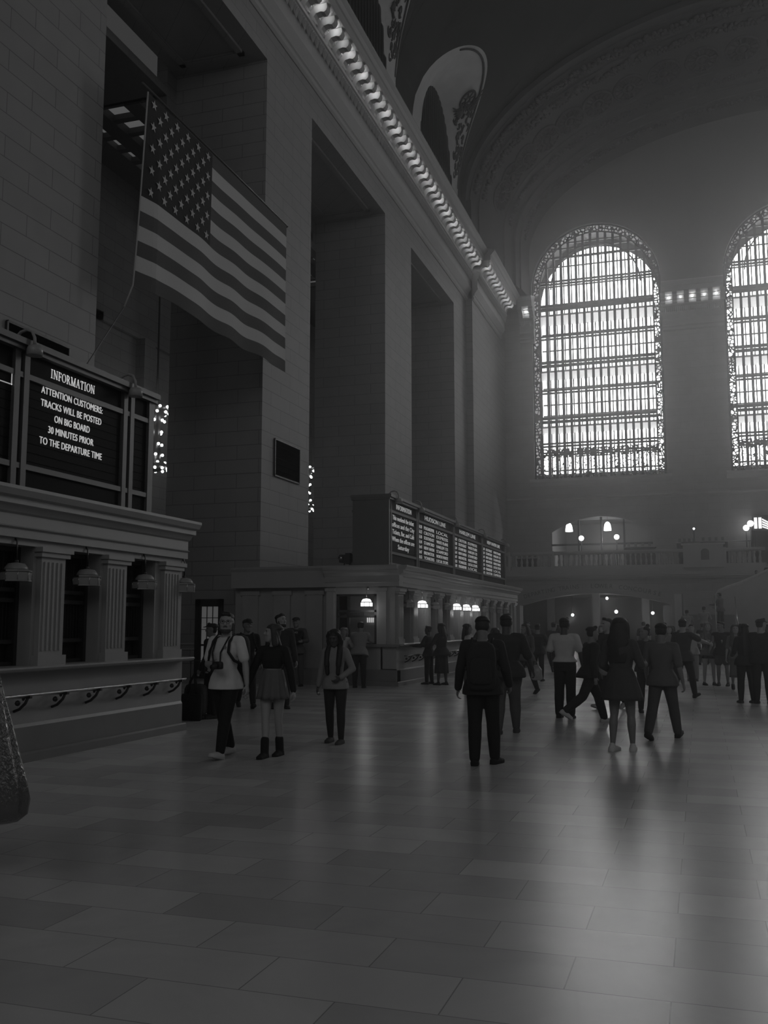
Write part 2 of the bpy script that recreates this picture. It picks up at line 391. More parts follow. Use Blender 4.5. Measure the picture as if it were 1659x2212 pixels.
    # springing
for side in (-1, 1):
    for (ya, aa, ba), (yb, ab, bb_) in zip(BAND[:-1], BAND[1:]):
        b.quad((XC + side * aa, ya, 24.5), (XC + side * aa, ya, 27.5), (XC + side * ab, yb, 27.5), (XC + side * ab, yb, 24.5))
struct(b.build('ceiling_arch', M_band))
# rosettes and leaf bands on the splayed arch
def band_pt(ph, t, off=0):
    y = YB + 3.02 + 2.58 * t; a = 18.8 + (18.25 - 18.8) * t; bb_ = 9.9 + (9.33 - 9.9) * t
    return Vector((XC - (a - off) * math.cos(ph), y, 27.5 + (bb_ - off) * math.sin(ph)))
ros = []
for i in range(15):
    ph = math.radians(12.5 + i * 7.6)
    if ph > math.radians(100): break
    c0 = band_pt(ph, .5); du = (band_pt(ph + .01, .5) - band_pt(ph - .01, .5)).normalized(); dv = (band_pt(ph, 1) - band_pt(ph, 0)).normalized(); nn = du.cross(dv)
    if nn.z > 0: nn = -nn
    b = MB()
    G = lambda r, a, o: tuple(c0 + du * r * math.cos(a) + dv * r * math.sin(a) + nn * o)
    b.tube([G(.98, 2 * PI * k / 28, .05) for k in range(29)], .09, 6)
    b.tube([G(.36, 2 * PI * k / 18, .08) for k in range(19)], .07, 6)
    for k in range(14):
        a = 2 * PI * k / 14; b.add([G(.42, a - .1, .05), G(.42, a + .1, .05), G(.86, a + .15, .04), G(.93, a, .16), G(.86, a - .15, .04), G(.65, a, .2)], [(0, 1, 5), (1, 2, 5), (2, 3, 5), (3, 4, 5), (4, 0, 5)])
    b.ball(tuple(c0 + nn * .1), .2, seg=10, ringn=7)
    t = struct(b.build('trim_rosette', M_relief))
b = MB(); rnd = random.Random(3)
for (yy, a_, b_, n_, sc) in ((YB + 1.1, 19.2, 10.3, 120, 1), (YB + 2.3, 18.9, 9.98, 110, 1), (YB + 6.4, 18.0, 9.08, 100, .8), (YB + 8.6, 17.4, 8.5, 90, .8)):
    for i in range(n_):
        ph = math.radians(6 + 100 * i / n_)
        for k in range(3):
            q = ph + rnd.uniform(-.008, .008); y2 = yy + rnd.uniform(-.4, .4) * sc
            c0 = Vector((XC - (a_ - .02) * math.cos(q), y2, 27.5 + (b_ - .02) * math.sin(q)))
            b.ball(tuple(c0), .15 * sc, .2 * sc, .07, seg=6, ringn=4)
struct(b.build('trim_leaf_band', M_relief))
# far wall with window openings, balcony arches and lower passage
WINC = (-6.1, 6.7, 19.5); HW = 4.4; SILL = 11.6; SPR = 25.1
holes = []
for c in WINC:
    holes.append((c - HW, c + HW, lambda u: SILL, arc(c, HW, SPR)))
seg = lambda c, hw, zs, rise: (lambda u: zs + rise * (1 - ((u - c) / hw) ** 2))
for c in WINC: holes.append((c - 3.35, c + 3.35, lambda u: 5.0, seg(c, 3.35, 7.85, 1.05)))
ex = [c + s * r for c in WINC for s in (-1, 1) for r in (HW, HW - .01, HW - .04, HW - .1, 3.35)]
ztop = lambda x: 27.5 + 8.42 * math.sqrt(max(0, 1 - ((x - XC) / 17.32) ** 2)) if abs(x - XC) < 17.32 else 27.5
b = MB(); us = steps(-12.45, 26, .2, ex)
wall_strips(b, us, holes, 4.7, 24.6, lambda u, z: (u, YF, z))
struct(b.build('wall_far', M_far))
b = MB(); hi = [(h[0], h[1], lambda u: 24.6, h[3]) for h in holes[:3]]
def h2(c): return lambda u: max(24.6, SPR + math.sqrt(max(0, HW * HW - (u - c) ** 2)))
hi = [(c - HW, c + HW, lambda u: 24.6, h2(c)) for c in WINC]
wall_strips(b, us, hi, 24.6, ztop, lambda u, z: (u, YF, z))
struct(b.build('wall_tympanum', M_tymp))
# outer wall layer and jambs
b = MB(); holes2 = [(c - 4.15, c + 4.15, lambda u: SILL + .2, arc(c, 4.15, 24.75)) for c in WINC]
ex2 = [c + s * r for c in WINC for s in (-1, 1) for r in (4.15, 4.14, 4.1)]
wall_strips(b, steps(-14, 27, .25, ex2), holes2, 9, 40, lambda u, z: (u, 69.0, z))
for c in WINC:
    pts = [(c - HW, SILL), (c - HW, SPR)] + [(c - HW * math.cos(PI * i / 24), SPR + HW * math.sin(PI * i / 24)) for i in range(25)] + [(c + HW, SPR), (c + HW, SILL)]
    for p, q in zip(pts, pts[1:] + pts[:1]): b.quad((p[0], YF, p[1]), (q[0], YF, q[1]), (q[0], 69, q[1]), (p[0], 69, p[1]))
struct(b.build('wall_outer', M_trimd))
b = MB()
for c in WINC:   # sill ledge and thin architrave round every window
    b.prism([(YF + .1, 11.6), (YF - .12, 11.6), (YF - .22, 11.5), (YF - .22, 11.38), (YF - .08, 11.2), (YF + .1, 11.0)], 'x', c - HW - .3, c + HW + .3)
b.prism([(YF + .1, 10.3), (YF - .06, 10.3), (YF - .1, 10.2), (YF + .1, 10.1)], 'x', -12.45, 26)
struct(b.build('trim_6', M_trim))
TR = [(27.37, 0), (25.48, 1), (23.66, 2), (21.53, 1), (19.6, 2), (17.66, 1), (15.63, 2), (13.9, 1), (13.3, 3)]
for n, c in enumerate(WINC[:2]):
    t = empty('window_%d' % (n + 1), (c, YF + .35, SILL), kind='structure')
    IN = 3.86; y0 = YF + .3
    # border filigree ring
    b = MB(); outer = []; inner = []
    for i in range(2, 25):
        ph = PI * (i - 2) / 22; outer.append((c - HW * math.cos(ph), SPR + HW * math.sin(ph))); inner.append((c - IN * math.cos(ph), SPR + IN * math.sin(ph)))
    outer = [(c - HW, SILL)] + outer + [(c + HW, SILL)]; inner = [(c - IN, SILL)] + inner + [(c + IN, SILL)]
    for i in range(len(outer) - 1):
        b.quad((outer[i][0], y0 + .1, outer[i][1]), (outer[i + 1][0], y0 + .1, outer[i + 1][1]), (inner[i + 1][0], y0 + .1, inner[i + 1][1]), (inner[i][0], y0 + .1, inner[i][1]))
    b.box(c - IN, c + IN, y0 + .1, y0 + .12, 13.1, 13.75)
    b.build('border_filigree', M_lace, t)
    b = MB()
    b.tube([(p[0], y0, p[1]) for p in inner], .055, 6); b.tube([(c + (p[0] - c) * .985, y0, p[1] - .04) for p in outer], .06, 6)
    b.tube([(c - 3.05 * math.cos(PI * i / 24), y0 + .02, SPR + 3.05 * math.sin(PI * i / 24)) for i in range(25)], .05, 5)
    b.build('frame', M_iron, t)
    b = MB(); pit = 2 * IN / 15
    for i in range(1, 15):
        x = c - IN + i * pit; zz = SPR + math.sqrt(max(0, IN * IN - (x - c) ** 2)); b.box(x - .085, x + .085, y0, y0 + .16, SILL, zz)
    b.build('mullions', M_iron, t)
    b = MB()
    for z, kk in TR:
        hw = IN if z < SPR else math.sqrt(max(0, IN * IN - (z - SPR) ** 2))
        hh = {0: .07, 1: .06, 2: .1, 3: .05}[kk]; gap = {0: 0, 1: .2, 2: .26, 3: .16}[kk]
        b.box(c - hw, c + hw, y0 - .02, y0 + .14, z - hh, z + hh)
        if gap: b.box(c - hw, c + hw, y0 - .02, y0 + .14, z - hh + gap, z + hh + gap)
    for z in (26.7, 28.0, 28.4): hw = math.sqrt(max(0, IN * IN - (z - SPR) ** 2)); b.box(c - hw, c + hw, y0, y0 + .1, z - .04, z + .04)
    b.build('transoms', M_iron, t)
    b = MB()
    for z in (23.3, 19.25, 15.3, 11.9): b.box(c - HW, c + HW, YF + .6, 68.9, z - .04, z + .1)
    b.build('catwalk', mat('wired_glass_floor', .75, .5), t)
    b = MB()
    for i in range(1, 30):
        x = c - 4.1 + i * .2733; zz = 24.75 + math.sqrt(max(0, 4.1 ** 2 - (x - c) ** 2)); wv = .014 if i % 2 else .04; b.box(x - wv, x + wv, 68.85, 69, SILL, zz)
    for z in (12.6, 14.6, 16.6, 17.4, 18.6, 20.6, 21.4, 22.6, 24.6, 26.2): b.box(c - 4.1, c + 4.1, 68.8, 68.95, z - .045, z + .045)
    b.build('outer_sash', M_iron, t)
    b = MB(); b.box(c - IN, c + IN, y0 + .2, y0 + .21, SILL, 13.1); b.build('panel_filigree', M_lace2, t)
    b = MB(); b.quad((c - 4.3, 68.6, SILL), (c + 4.3, 68.6, SILL), (c + 4.3, 68.6, 29.2), (c - 4.3, 68.6, 29.2)); b.build('pane', M_glass, t)
# small end-bay bits
b = MB(); b.box(-12.45, 26, YF - .04, YF + .01, 4.7, 5.0); struct(b.build('baseboard_far', M_trim))

for c in WINC:
    t = MB().quad((c - 6.3, 73, 9.5), (c + 6.3, 73, 9.5), (c + 6.3, 73, 35), (c - 6.3, 73, 35)).build('sky', emit('sky_glow', SKY)); struct(t)
hm = bpy.data.materials.new('haze'); hm.use_nodes = True; t = hm.node_tree; t.nodes.clear()
o = t.nodes.new('ShaderNodeOutputMaterial'); v = t.nodes.new('ShaderNodeVolumeScatter'); v.inputs['Density'].default_value = .005; v.inputs['Anisotropy'].default_value = .86
t.links.new(v.outputs[0], o.inputs['Volume'])
h = MB().box(-20.9, 26, -24, 65.8, .002, 38.9).build('haze', hm); h['kind'] = 'stuff'; h['label'] = 'thin haze hanging in the air of the whole hall'; h['category'] = 'haze'
# ================================================================ TICKET BOOTHS
def text_mesh(s, size, sx=1.0, align='CENTER', ex=.004):
    c = bpy.data.curves.new('t', 'FONT'); c.body = s; c.size = size; c.align_x = align; c.extrude = ex; c.space_character = 1.05
    o = bpy.data.objects.new('t', c); COL.objects.link(o); o.scale = (sx, 1, 1)
    dg = bpy.context.evaluated_depsgraph_get(); me = bpy.data.meshes.new_from_object(o.evaluated_get(dg)); me.transform(Matrix.Diagonal((sx, 1, 1, 1)))
    bpy.data.objects.remove(o); bpy.data.curves.remove(c); return me
def put_text(name, s, pos, h, width=None, m=None, parent=None, face='x', align='CENTER', bold=0):
    me = text_mesh(s, h / .69, 1, align)
    if bold: pass
    xs = [v.co.x for v in me.vertices]; wd = max(xs) - min(xs); cx = (max(xs) + min(xs)) / 2 if align == 'CENTER' else 0
    k = width / wd if width else 1
    R = Matrix(((0, 0, 1, 0), (1, 0, 0, 0), (0, 1, 0, 0), (0, 0, 0, 1))) if face == 'x' else Matrix(((1, 0, 0, 0), (0, 0, -1, 0), (0, 1, 0, 0), (0, 0, 0, 1)))
    me.transform(R @ Matrix.Diagonal((k, 1, 1, 1)) @ Matrix.Translation((-cx, 0, 0)))
    me.materials.clear(); me.materials.append(m or M_text)
    o = bpy.data.objects.new(name, me); COL.objects.link(o); o.parent = parent; o.location = Vector(pos) - (chain_loc(parent) if parent else Vector()); return o
# serif capitals drawn as thick and thin strokes on a 0..1 high cell
SER = {'I': (.42, [(.21, 0, .21, 1, .11)], [(.04, .38, 0), (.04, .38, 1)]),
       'N': (.86, [(.16, 0, .16, 1, .05), (.12, 1, .72, 0, .12), (.72, 0, .72, 1, .05)], [(.03, .3, 0), (0, .2, 1), (.58, .86, 1)]),
       'F': (.64, [(.18, 0, .18, 1, .12), (.18, .97, .56, .97, .05), (.18, .5, .44, .5, .05), (.56, .97, .56, .78, .04), (.44, .6, .44, .4, .03)], [(.03, .34, 0), (.03, .2, 1)]),
       'R': (.8, [(.18, 0, .18, 1, .12), (.4, .5, .72, 0, .11)], [(.03, .34, 0), (.03, .2, 1), (.64, .8, 0)]),
       'M': (1.0, [(.15, 0, .15, 1, .05), (.13, 1, .5, 0, .11), (.5, 0, .85, 1, .05), (.85, 0, .85, 1, .11)], [(.03, .28, 0), (0, .18, 1), (.7, 1.0, 0), (.85, .98, 1)]),
       'A': (.8, [(.12, 0, .4, 1, .05), (.4, 1, .68, 0, .12), (.22, .35, .58, .35, .04)], [(.0, .24, 0), (.55, .8, 0)]),
       'T': (.72, [(.36, 0, .36, 1, .12), (.05, .97, .67, .97, .05), (.05, .97, .05, .78, .04), (.67, .97, .67, .78, .04)], [(.22, .5, 0)]),
       'O': (.84, [], [])}
def serif_word(word, H, width, gap=.1):
    tot = sum(SER[c][0] for c in word) + gap * (len(word) - 1); k = width / tot; b = MB(); x = 0
    def q(p): b.add([(p_[0] * k, p_[1] * H, z) for z in (0, .008) for p_ in p], [(0, 1, 2, 3), (7, 6, 5, 4), (0, 4, 5, 1), (1, 5, 6, 2), (2, 6, 7, 3), (3, 7, 4, 0)])
    def ringp(cx, cy_, rx, ry, tx, ty, a0, a1, n=14):
        for i in range(n):
            a, c = a0 + (a1 - a0) * i / n, a0 + (a1 - a0) * (i + 1) / n
            q([(cx + rx * math.cos(a), cy_ + ry * math.sin(a)), (cx + rx * math.cos(c), cy_ + ry * math.sin(c)), (cx + (rx - tx) * math.cos(c), cy_ + (ry - ty) * math.sin(c)), (cx + (rx - tx) * math.cos(a), cy_ + (ry - ty) * math.sin(a))])
    for ch in word:
        wd, st, se = SER[ch]
        for x0, y0, x1, y1, t in st:
            if y0 == y1: q([(x + x0, y0 - t / 2), (x + x1, y0 - t / 2), (x + x1, y0 + t / 2), (x + x0, y0 + t / 2)])
            else: q([(x + x0 - t / 2, y0), (x + x0 + t / 2, y0), (x + x1 + t / 2, y1), (x + x1 - t / 2, y1)])
        for a, c, y in se: q([(x + a, y - .02), (x + c, y - .02), (x + c, y + .025), (x + a, y + .025)])
        if ch == 'O': ringp(x + .42, .5, .42, .52, .13, .05, 0, 2 * PI, 20)
        if ch == 'R': ringp(x + .3, .74, .3, .26, .11, .05, -PI / 2, PI / 2, 10); q([(x + .18, .95), (x + .3, .95), (x + .3, 1), (x + .18, 1)]); q([(x + .18, .48), (x + .4, .48), (x + .4, .53), (x + .18, .53)])
        x += wd + gap
    return b
BX = -7.85
def scroll(b, y, z, x=-7.62):
    b.box(x - .24, x + .02, y - .02, y + .02, z - .04, z - .01)
    b.tube([(x - .22, y, z - .2), (x - .14, y, z - .17), (x - .06, y, z - .1), (x - .02, y, z - .02)], .018, 6)
    b.ball((x - .17, y, z - .1), .035, seg=8, ringn=5); b.ball((x - .09, y, z - .05), .02, seg=8, ringn=5)
def booth(name, ya, yb, wins, label, left_face=False):
    t = empty(name, (BX, (ya + yb) / 2, 0), label, 'ticket booth')
    edges = [ya] + [e for c in wins for e in (c - .4, c + .4)] + [yb]
    b = MB()
    b.box(XP, -8.25, ya, yb, 0, 2.7) if not left_face else None
    if left_face:   # hollow so that the end window can be deep
        b.box(-12.85, -9.62, ya + .3, yb, 0, 2.7); b.box(-9.62, -8.25, ya + 1.0, yb, 0, 2.7); b.box(-8.42, -8.25, ya, ya + 1.0, 0, 2.7)
        b.box(-9.62, -8.42, ya + .02, ya + 1, 0, 1.08); b.box(-9.62, -8.42, ya + .02, ya + 1, 2.5, 2.7); b.box(-9.9, -9.62, ya, ya + 1, 0, 2.7)
    b.box(-8.3, BX, ya, yb, 0.1, 1.09); b.box(-8.3, BX, ya, yb, 2.62, 2.7)
    b.build('wall', M_marble, t)
    for e0, e1 in zip(edges[0::2], edges[1::2]):
        if e1 - e0 < .05: continue
        b = MB(); cy_ = (e0 + e1) / 2; hw = (e1 - e0) / 2
        b.box(-8.3, BX - .04, e0, e1, 1.15, 2.62); pw = min(.24, hw - .06)
        b.box(-8.0, BX + .03, cy_ - pw, cy_ + pw, 1.25, 2.5); b.box(-8, BX + .06, cy_ - pw - .04, cy_ + pw + .04, 1.15, 1.27)
        b.box(-8, BX + .07, cy_ - pw - .05, cy_ + pw + .05, 2.5, 2.56); b.box(-8, BX + .1, cy_ - pw - .08, cy_ + pw + .08, 2.56, 2.62)
        [b.box(BX + .03, BX + .045, cy_ + pw * k - .018, cy_ + pw * k + .018, 1.33, 2.44) for k in (-.72, -.36, 0, .36, .72)]
        b.build('pilaster', M_marble, t)
    x1 = BX
    def eb(pr, nm, m):
        b = MB(); b.prism(pr, 'y', ya - .0, yb); return b.build(nm, m, t)
    PRC = [(-8.4, 2.7), (BX + .06, 2.7), (BX + .06, 2.8), (BX + .1, 2.82), (BX + .06, 2.84), (BX + .06, 2.98), (BX + .1, 3.0), (BX + .14, 3.06), (BX + .2, 3.08), (BX + .2, 3.15), (BX + .26, 3.17), (BX + .3, 3.24), (BX + .3, 3.28), (-8.4, 3.3)]
    b = MB(); b.prism(PRC, 'y', ya + .0, yb); b.box(-12.85, -8.39, ya + (.0), yb, 2.7, 3.3)
    if left_face:
        pr = [(ya + .3, 2.7)] + [(ya - (p[0] - BX), p[1]) for p in PRC[1:-1]] + [(ya + .3, 3.3)]
        b.prism(pr, 'x', -9.92, BX + .1); b.prism([(p[0] + .25, p[1]) for p in pr], 'x', -12.85, -9.92)
    b.build('cornice', M_marble, t)
    eb([(-8.3, 1.09), (-7.68, 1.09), (-7.64, 1.105), (-7.62, 1.13), (-7.64, 1.15), (-8.3, 1.15)], 'counter', M_marble)
    b = MB(); b.prism([(-8.3, 0), (-7.78, 0), (-7.78, .1), (-7.8, .12), (-8.3, .12)], 'y', ya - .06, yb + .06); b.prism([(-8.3, .12), (BX + .02, .12), (BX + .02, .42), (BX, .46), (-8.3, .46)], 'y', ya, yb)
    if left_face: b.box(-12.85, -7.8, ya - .08, ya + .3, 0, .12); b.box(-12.85, -7.83, ya - .04, ya + .3, .12, .44); b.box(-9.9, -7.75, ya - .16, ya + .1, 1.06, 1.13)
    b.build('plinth', M_marble2, t)
    b = MB(); y0, y1 = ya + .3, yb - .3; b.tube([(-7.62, y0, .82), (-7.62, y1, .82)], .018, 8); b.ball((-7.62, y0, .82), .025, seg=8, ringn=5); b.ball((-7.62, y1, .82), .025, seg=8, ringn=5)
    rl = b.build('hand_rail', M_brass, t)
    yy = y1 - .1
    while yy > y0 and yy > 8.5:
        b = MB(); scroll(b, yy, .82); b.build('rail_bracket', M_bronze, rl); yy -= .715
    for c in wins:
        wdw = empty('ticket_window', (0, 0, 0)); wdw.parent = t; wdw.location = Vector((-8.2, c, 1.15)) - chain_loc(t)
        MB().box(-8.24, -8.22, c - .4, c + .4, 1.15, 2.62).build('back_panel', M_black, wdw)  # flat black sheet stands in for the unlit depth behind the window
        b = MB()
        for y0 in (c - .4, c + .34): b.box(-8.2, -8.08, y0, y0 + .06, 1.15, 2.62)
        for z in (1.15, 1.42, 1.93, 2.06, 2.56): b.box(-8.19, -8.1, c - .4, c + .4, z, z + .05)
        b.box(-8.21, -8.19, c - .34, c + .34, 1.98, 2.06); b.build('window_frame', M_bronze, wdw)
        b = MB()
        for i in range(11): b.box(-8.16, -8.15, c - .33 + i * .066 - .006, c - .33 + i * .066 + .006, 1.45, 1.93)
        for i in range(5): b.box(-8.16, -8.15, c - .33 + i * .165 - .008, c - .33 + i * .165 + .008, 2.1, 2.56)
        b.build('grille', M_bronze, wdw)
    return t
W1 = sorted(12.59 - 1.43 * i for i in range(0, 8))
booth('ticket_booth', 1.0, 13.8, W1, 'long marble ticket booth on the left with closed dark windows under the large information board')
W2 = [26.35 + 1.43 * i for i in range(0, 12)]
t2 = booth('ticket_booth', 25.3, 43.6, W2, 'far marble ticket booth with glowing window lamps, below the board of departure lists', True)
# end window of the far booth
wdw = empty('ticket_window', (0, 0, 0)); wdw.parent = t2; wdw.location = Vector((-9.0, 25.4, 1.1)) - chain_loc(t2)
MB().box(-9.6, -8.44, 26.2, 26.25, 1.1, 2.5).build('back_panel', mat('booth_inside', .25, .5), wdw)
b = MB()
for x in (-9.62, -9.3, -8.5): b.box(x, x + .07, 25.35, 25.42, 1.1, 2.5)
for z in (1.1, 1.85, 2.0, 2.44): b.box(-9.6, -8.44, 25.35, 25.42, z, z + .06)
b.build('window_frame', M_bronze, wdw)
b = MB()
for i in range(7): b.box(-8.98 + i * .055, -8.96 + i * .055, 26.12, 26.15, 1.72, 1.9)
b.build('lit_blind', emit('lit_blind', .5), wdw)
MB().box(-9.22, -8.8, 25.3, 25.33, 1.9, 1.99).build('name_plate', M_black, wdw)
for x in (-12.6, -11.6, -10.6): b = MB(); b.box(x, x + .5, 25.52, 25.62, .44, 2.5); b.box(x - .05, x + .55, 25.5, 25.62, 2.5, 2.62); b.build('pilaster', M_marble, t2)
for x in (-9.88, -8.35): b = MB(); b.box(x, x + .22, 25.25, 25.31, 1.13, 2.58); b.box(x - .04, x + .26, 25.22, 25.31, 2.58, 2.66); b.build('pilaster', M_marble, t2)
# ---------------------------------------------------------------- window lamps
M_shade_off = mat('milk_glass_shade', .30, .35, var=.05); M_shade_on = emit('lit_shade', 1.5, .8)
def window_lamp(lit):
    t = empty('ticket_window_lamp', (0, 0, 0))
    m = M_shade_on if lit else M_shade_off
    b = MB(); b.tube([(-.12, 0, .42), (-.03, 0, .42), (0, 0, .38), (0, 0, .15)], .012, 8); b.ball((0, 0, .14), .03, seg=8, ringn=5); b.tube([(-.14, 0, .42), (-.11, 0, .42)], .04, 8)
    b.build('arm', M_brass if lit else M_bronze, t)
    MB().lathe((0, 0, 0), [(.02, .13), (.10, .115), (.135, .07), (.145, .035)], 12).build('dome', m, t)
    b = MB(); b.lathe((0, 0, 0), [(.165, .02), (.178, .0), (.178, -.085), (.165, -.09)], 8, smooth=False); b.build('skirt', m, t)
    b = MB(); b.lathe((0, 0, 0), [(.17, .035), (.185, .035), (.185, .018), (.17, .018)], 8, smooth=False); b.lathe((0, 0, 0), [(.17, -.085), (.185, -.085), (.185, -.1), (.17, -.1)], 8, smooth=False)
    for i in range(8): a = 2 * PI * i / 8; b.tube([(.18 * math.cos(a), .18 * math.sin(a), .03), (.18 * math.cos(a), .18 * math.sin(a), -.09)], .006, 4)
    b.build('metal_rim', M_brass if not lit else M_bronze, t)
    if lit:
        l = bpy.data.lights.new('lamp_light', 'POINT'); l.energy = 2.2; l.shadow_soft_size = .1
        o = bpy.data.objects.new('lamp_light', l); COL.objects.link(o); o.parent = t; o.location = (.22, 0, -.2)
    return t
proto_off, proto_on = window_lamp(False), window_lamp(True)
used = set()
def place(proto, loc, label, cat, group=None, rz=None):
    o = proto if proto.name not in used else copy_tree(proto)
    used.add(proto.name); o.location = loc
    if rz is not None: o.rotation_euler = (0, 0, rz)
    return tag(o, label, cat, group)
LX = BX + .03
for i, c in enumerate((12.59 + 1.33, 12.59, 11.16, 9.73)):
    place(proto_off, (LX, c if i else 13.75, 2.27), ['unlit glass lamp hanging past the far end of the near ticket booth', 'unlit glass lamp over the third dark window of the near booth', 'bright-edged unlit glass lamp over the second dark window of the near booth', 'unlit glass lamp at the left picture edge on the near booth'][i], 'lamp', 'window lamps of the near booth')
litl = {1: 'glowing lamp alone between two dark lamps on the far booth front', 4: 'glowing lamp, nearest of the row of three on the far booth', 5: 'glowing lamp in the middle of the row of three on the far booth', 6: 'glowing lamp, farthest of the row of three on the far booth'}
for i, c in enumerate(W2[:11]):
    nm = 'first second third fourth fifth sixth seventh eighth ninth tenth eleventh'.split()[i]
    if i in litl: place(proto_on, (LX, c, 2.24), litl[i], 'lamp', 'window lamps of the far booth')
    else: place(proto_off, (LX, c, 2.24), 'unlit lamp over the %s window of the far booth front' % nm, 'lamp', 'window lamps of the far booth')
place(proto_on, (-8.68, 25.2, 2.24), 'glowing lamp over the end window of the far booth, facing the viewer', 'lamp', None, -PI / 2)
# ---------------------------------------------------------------- boards over the booths
def board(name, mods, y0, y1, label):
    t = empty(name, (-8.55, (y0 + y1) / 2, 3.3), label, 'departure board')
    b = MB(); b.box(-9.0, -8.12, y0 + .06, y1 - .06, 3.3, 5.16); b.build('cabinet', M_boardframe, t)
    b = MB()
    for z0, z1, d in ((5.1, 5.16, .06), (5.16, 5.24, .1), (4.76, 4.83, .01), (3.6, 3.67, .01), (3.3, 3.36, .01)): b.box(-9.1 - d * .3, -8.04 + d, y0 - d * .5, y1 + d * .5, z0, z1)
    b.build('rails', M_boardframe, t)
    for a, c in mods:
        for y in ((a - .28, a - .18), (a - .1, a)): b = MB(); b.box(-9.08, -8.02, y[0], y[1], 3.3, 5.2); b.build('post', M_boardframe, t)
        b = MB(); b.box(-8.13, -8.07, a, c, 3.3, 5.14)
        for i in range(9): b.box(-8.07, -8.062, a, c, 3.72 + i * .117, 3.725 + i * .117)
        b.build('panel', M_board, t)
    b = MB(); b.box(-9.08, -8.02, y1 - .14, y1, 3.3, 5.2); b.build('post', M_boardframe, t)
    return t
t = board('departure_board', [(7.75, 9.8), (10.08, 12.2), (12.5, 12.92)], 7.4, 13.05, 'large dark board reading INFORMATION, on the near ticket booth')
b = serif_word('INFORMATION', .115, .98); me = b.mesh('heading', M_text)
me.transform(Matrix(((0, 0, 1, 0), (1, 0, 0, 0), (0, 1, 0, 0), (0, 0, 0, 1)))); o = bpy.data.objects.new('heading', me); COL.objects.link(o); o.parent = t; o.location = Vector((-8.06, 10.54, 4.902)) - chain_loc(t)
for s, y, z, wd in (('ATTENTION CUSTOMERS:', 11.05, 4.66, 1.36), ('TRACKS WILL BE POSTED', 11.04, 4.49, 1.34), ('ON BIG BOARD', 11.05, 4.325, .78), ('30 MINUTES PRIOR', 11.04, 4.16, 1.0), ('TO THE DEPARTURE TIME', 11.06, 3.992, 1.38)):
    put_text('message_line', s, (-8.06, y, z), .092, wd, M_text, t)
b = MB()
for (a0, a1, z0, z1) in ((8.2, 9.78, 4.81, 4.822), (8.2, 9.78, 4.62, 4.632), (9.768, 9.78, 4.62, 4.822), (8.2, 8.212, 4.62, 4.822)): b.box(-8.05, -8.04, a0, a1, z0 - .0, z1)
b.build('outline_box', M_text2, t)
t = board('departure_board', [(25.45, 27.85), (28.2, 32.3), (32.75, 36.95), (37.4, 41.8)], 25.17, 42.0, 'long dark board of train departure lists, on the far ticket booth')
put_text('heading', 'INFORMATION', (-8.05, 26.7, 4.9), .14, 1.5, M_text2, t)
for i, s in enumerate(('This weekend the ticket', 'offices and the City', 'Tickets, Bar, and Café', 'When the offices are', 'Saturday')):
    put_text('message_line', s, (-8.05, 26.65, 4.58 - i * .2), .13, [2.1, 2.2, 2.15, 2.2, 1.1][i], M_text2, t)
ROWS = [('6:20', 'POUGHKEEPSIE', 'LOCAL'), ('6:23', 'CROTON', 'EXPRESS'), ('6:30', 'SOUTHEAST', 'WHITE PLAINS'), ('6:34', 'STAMFORD', 'HARLEM 125'), ('6:41', 'NEW HAVEN', 'STAMFORD'), ('6:47', 'BREWSTER', 'NORTH WHITE'), ('6:53', 'YONKERS', 'LOCAL STOPS')]
for j, (a, c, hd) in enumerate(((28.2, 32.3, 'HUDSON LINE'), (32.75, 36.95, 'HARLEM LINE'), (37.4, 41.8, 'NEW HAVEN LINE'))):
    put_text('heading', hd, (-8.05, (a + c) / 2, 4.9), .14, 2.6, M_text2, t)
    for i, (tm, d1, d2) in enumerate(ROWS[j:] + ROWS[:j]):
        z = 4.6 - i * .155
        put_text('row_text', tm, (-8.05, a + .25, z), .1, .3, M_text2, t); put_text('row_text', d1, (-8.05, a + 1.25, z), .1, 1.2, M_text2, t); put_text('row_text', d2, (-8.05, a + 2.9, z), .1, 1.5, M_text2, t)
# gooseneck lamps on the boards
def board_lamp():
    t = empty('gooseneck_lamp', (0, 0, 0))
    b = MB(); b.lathe((-.22, 0, 0), [(.07, 0), (.07, .1), (.04, .13)], 10); b.build('base', M_boardframe, t)
    b = MB(); b.tube([(-.22, 0, .08), (-.2, 0, .16), (-.12, 0, .23), (-.03, 0, .25), (.05, 0, .22), (.09, 0, .14), (.1, 0, .03)], .02, 8); b.build('arm', mat('painted_metal', .3, .35, var=.05), t)
    b = MB(); b.lathe((.1, 0, 0), [(.03, .04), (.085, .02), (.1, -.02), (.105, -.1), (.09, -.1)], 16); b.build('shade', mat('painted_metal', .3, .35), t)
    return t
bl = board_lamp()
for y, lb in ((10.0, 'gooseneck lamp over the left post of the INFORMATION panel'), (12.32, 'gooseneck lamp over the right end of the near board'), (25.7, 'gooseneck lamp over the near corner of the far board'), (28.05, 'gooseneck lamp over the first heading gap of the far board'), (32.6, 'gooseneck lamp over the middle of the far board'), (37.2, 'gooseneck lamp over the last gap of the far board'), (41.8, 'gooseneck lamp at the far end of the far board')):
    place(bl, (-8.0, y, 5.14), lb, 'lamp', 'gooseneck lamps on the boards')
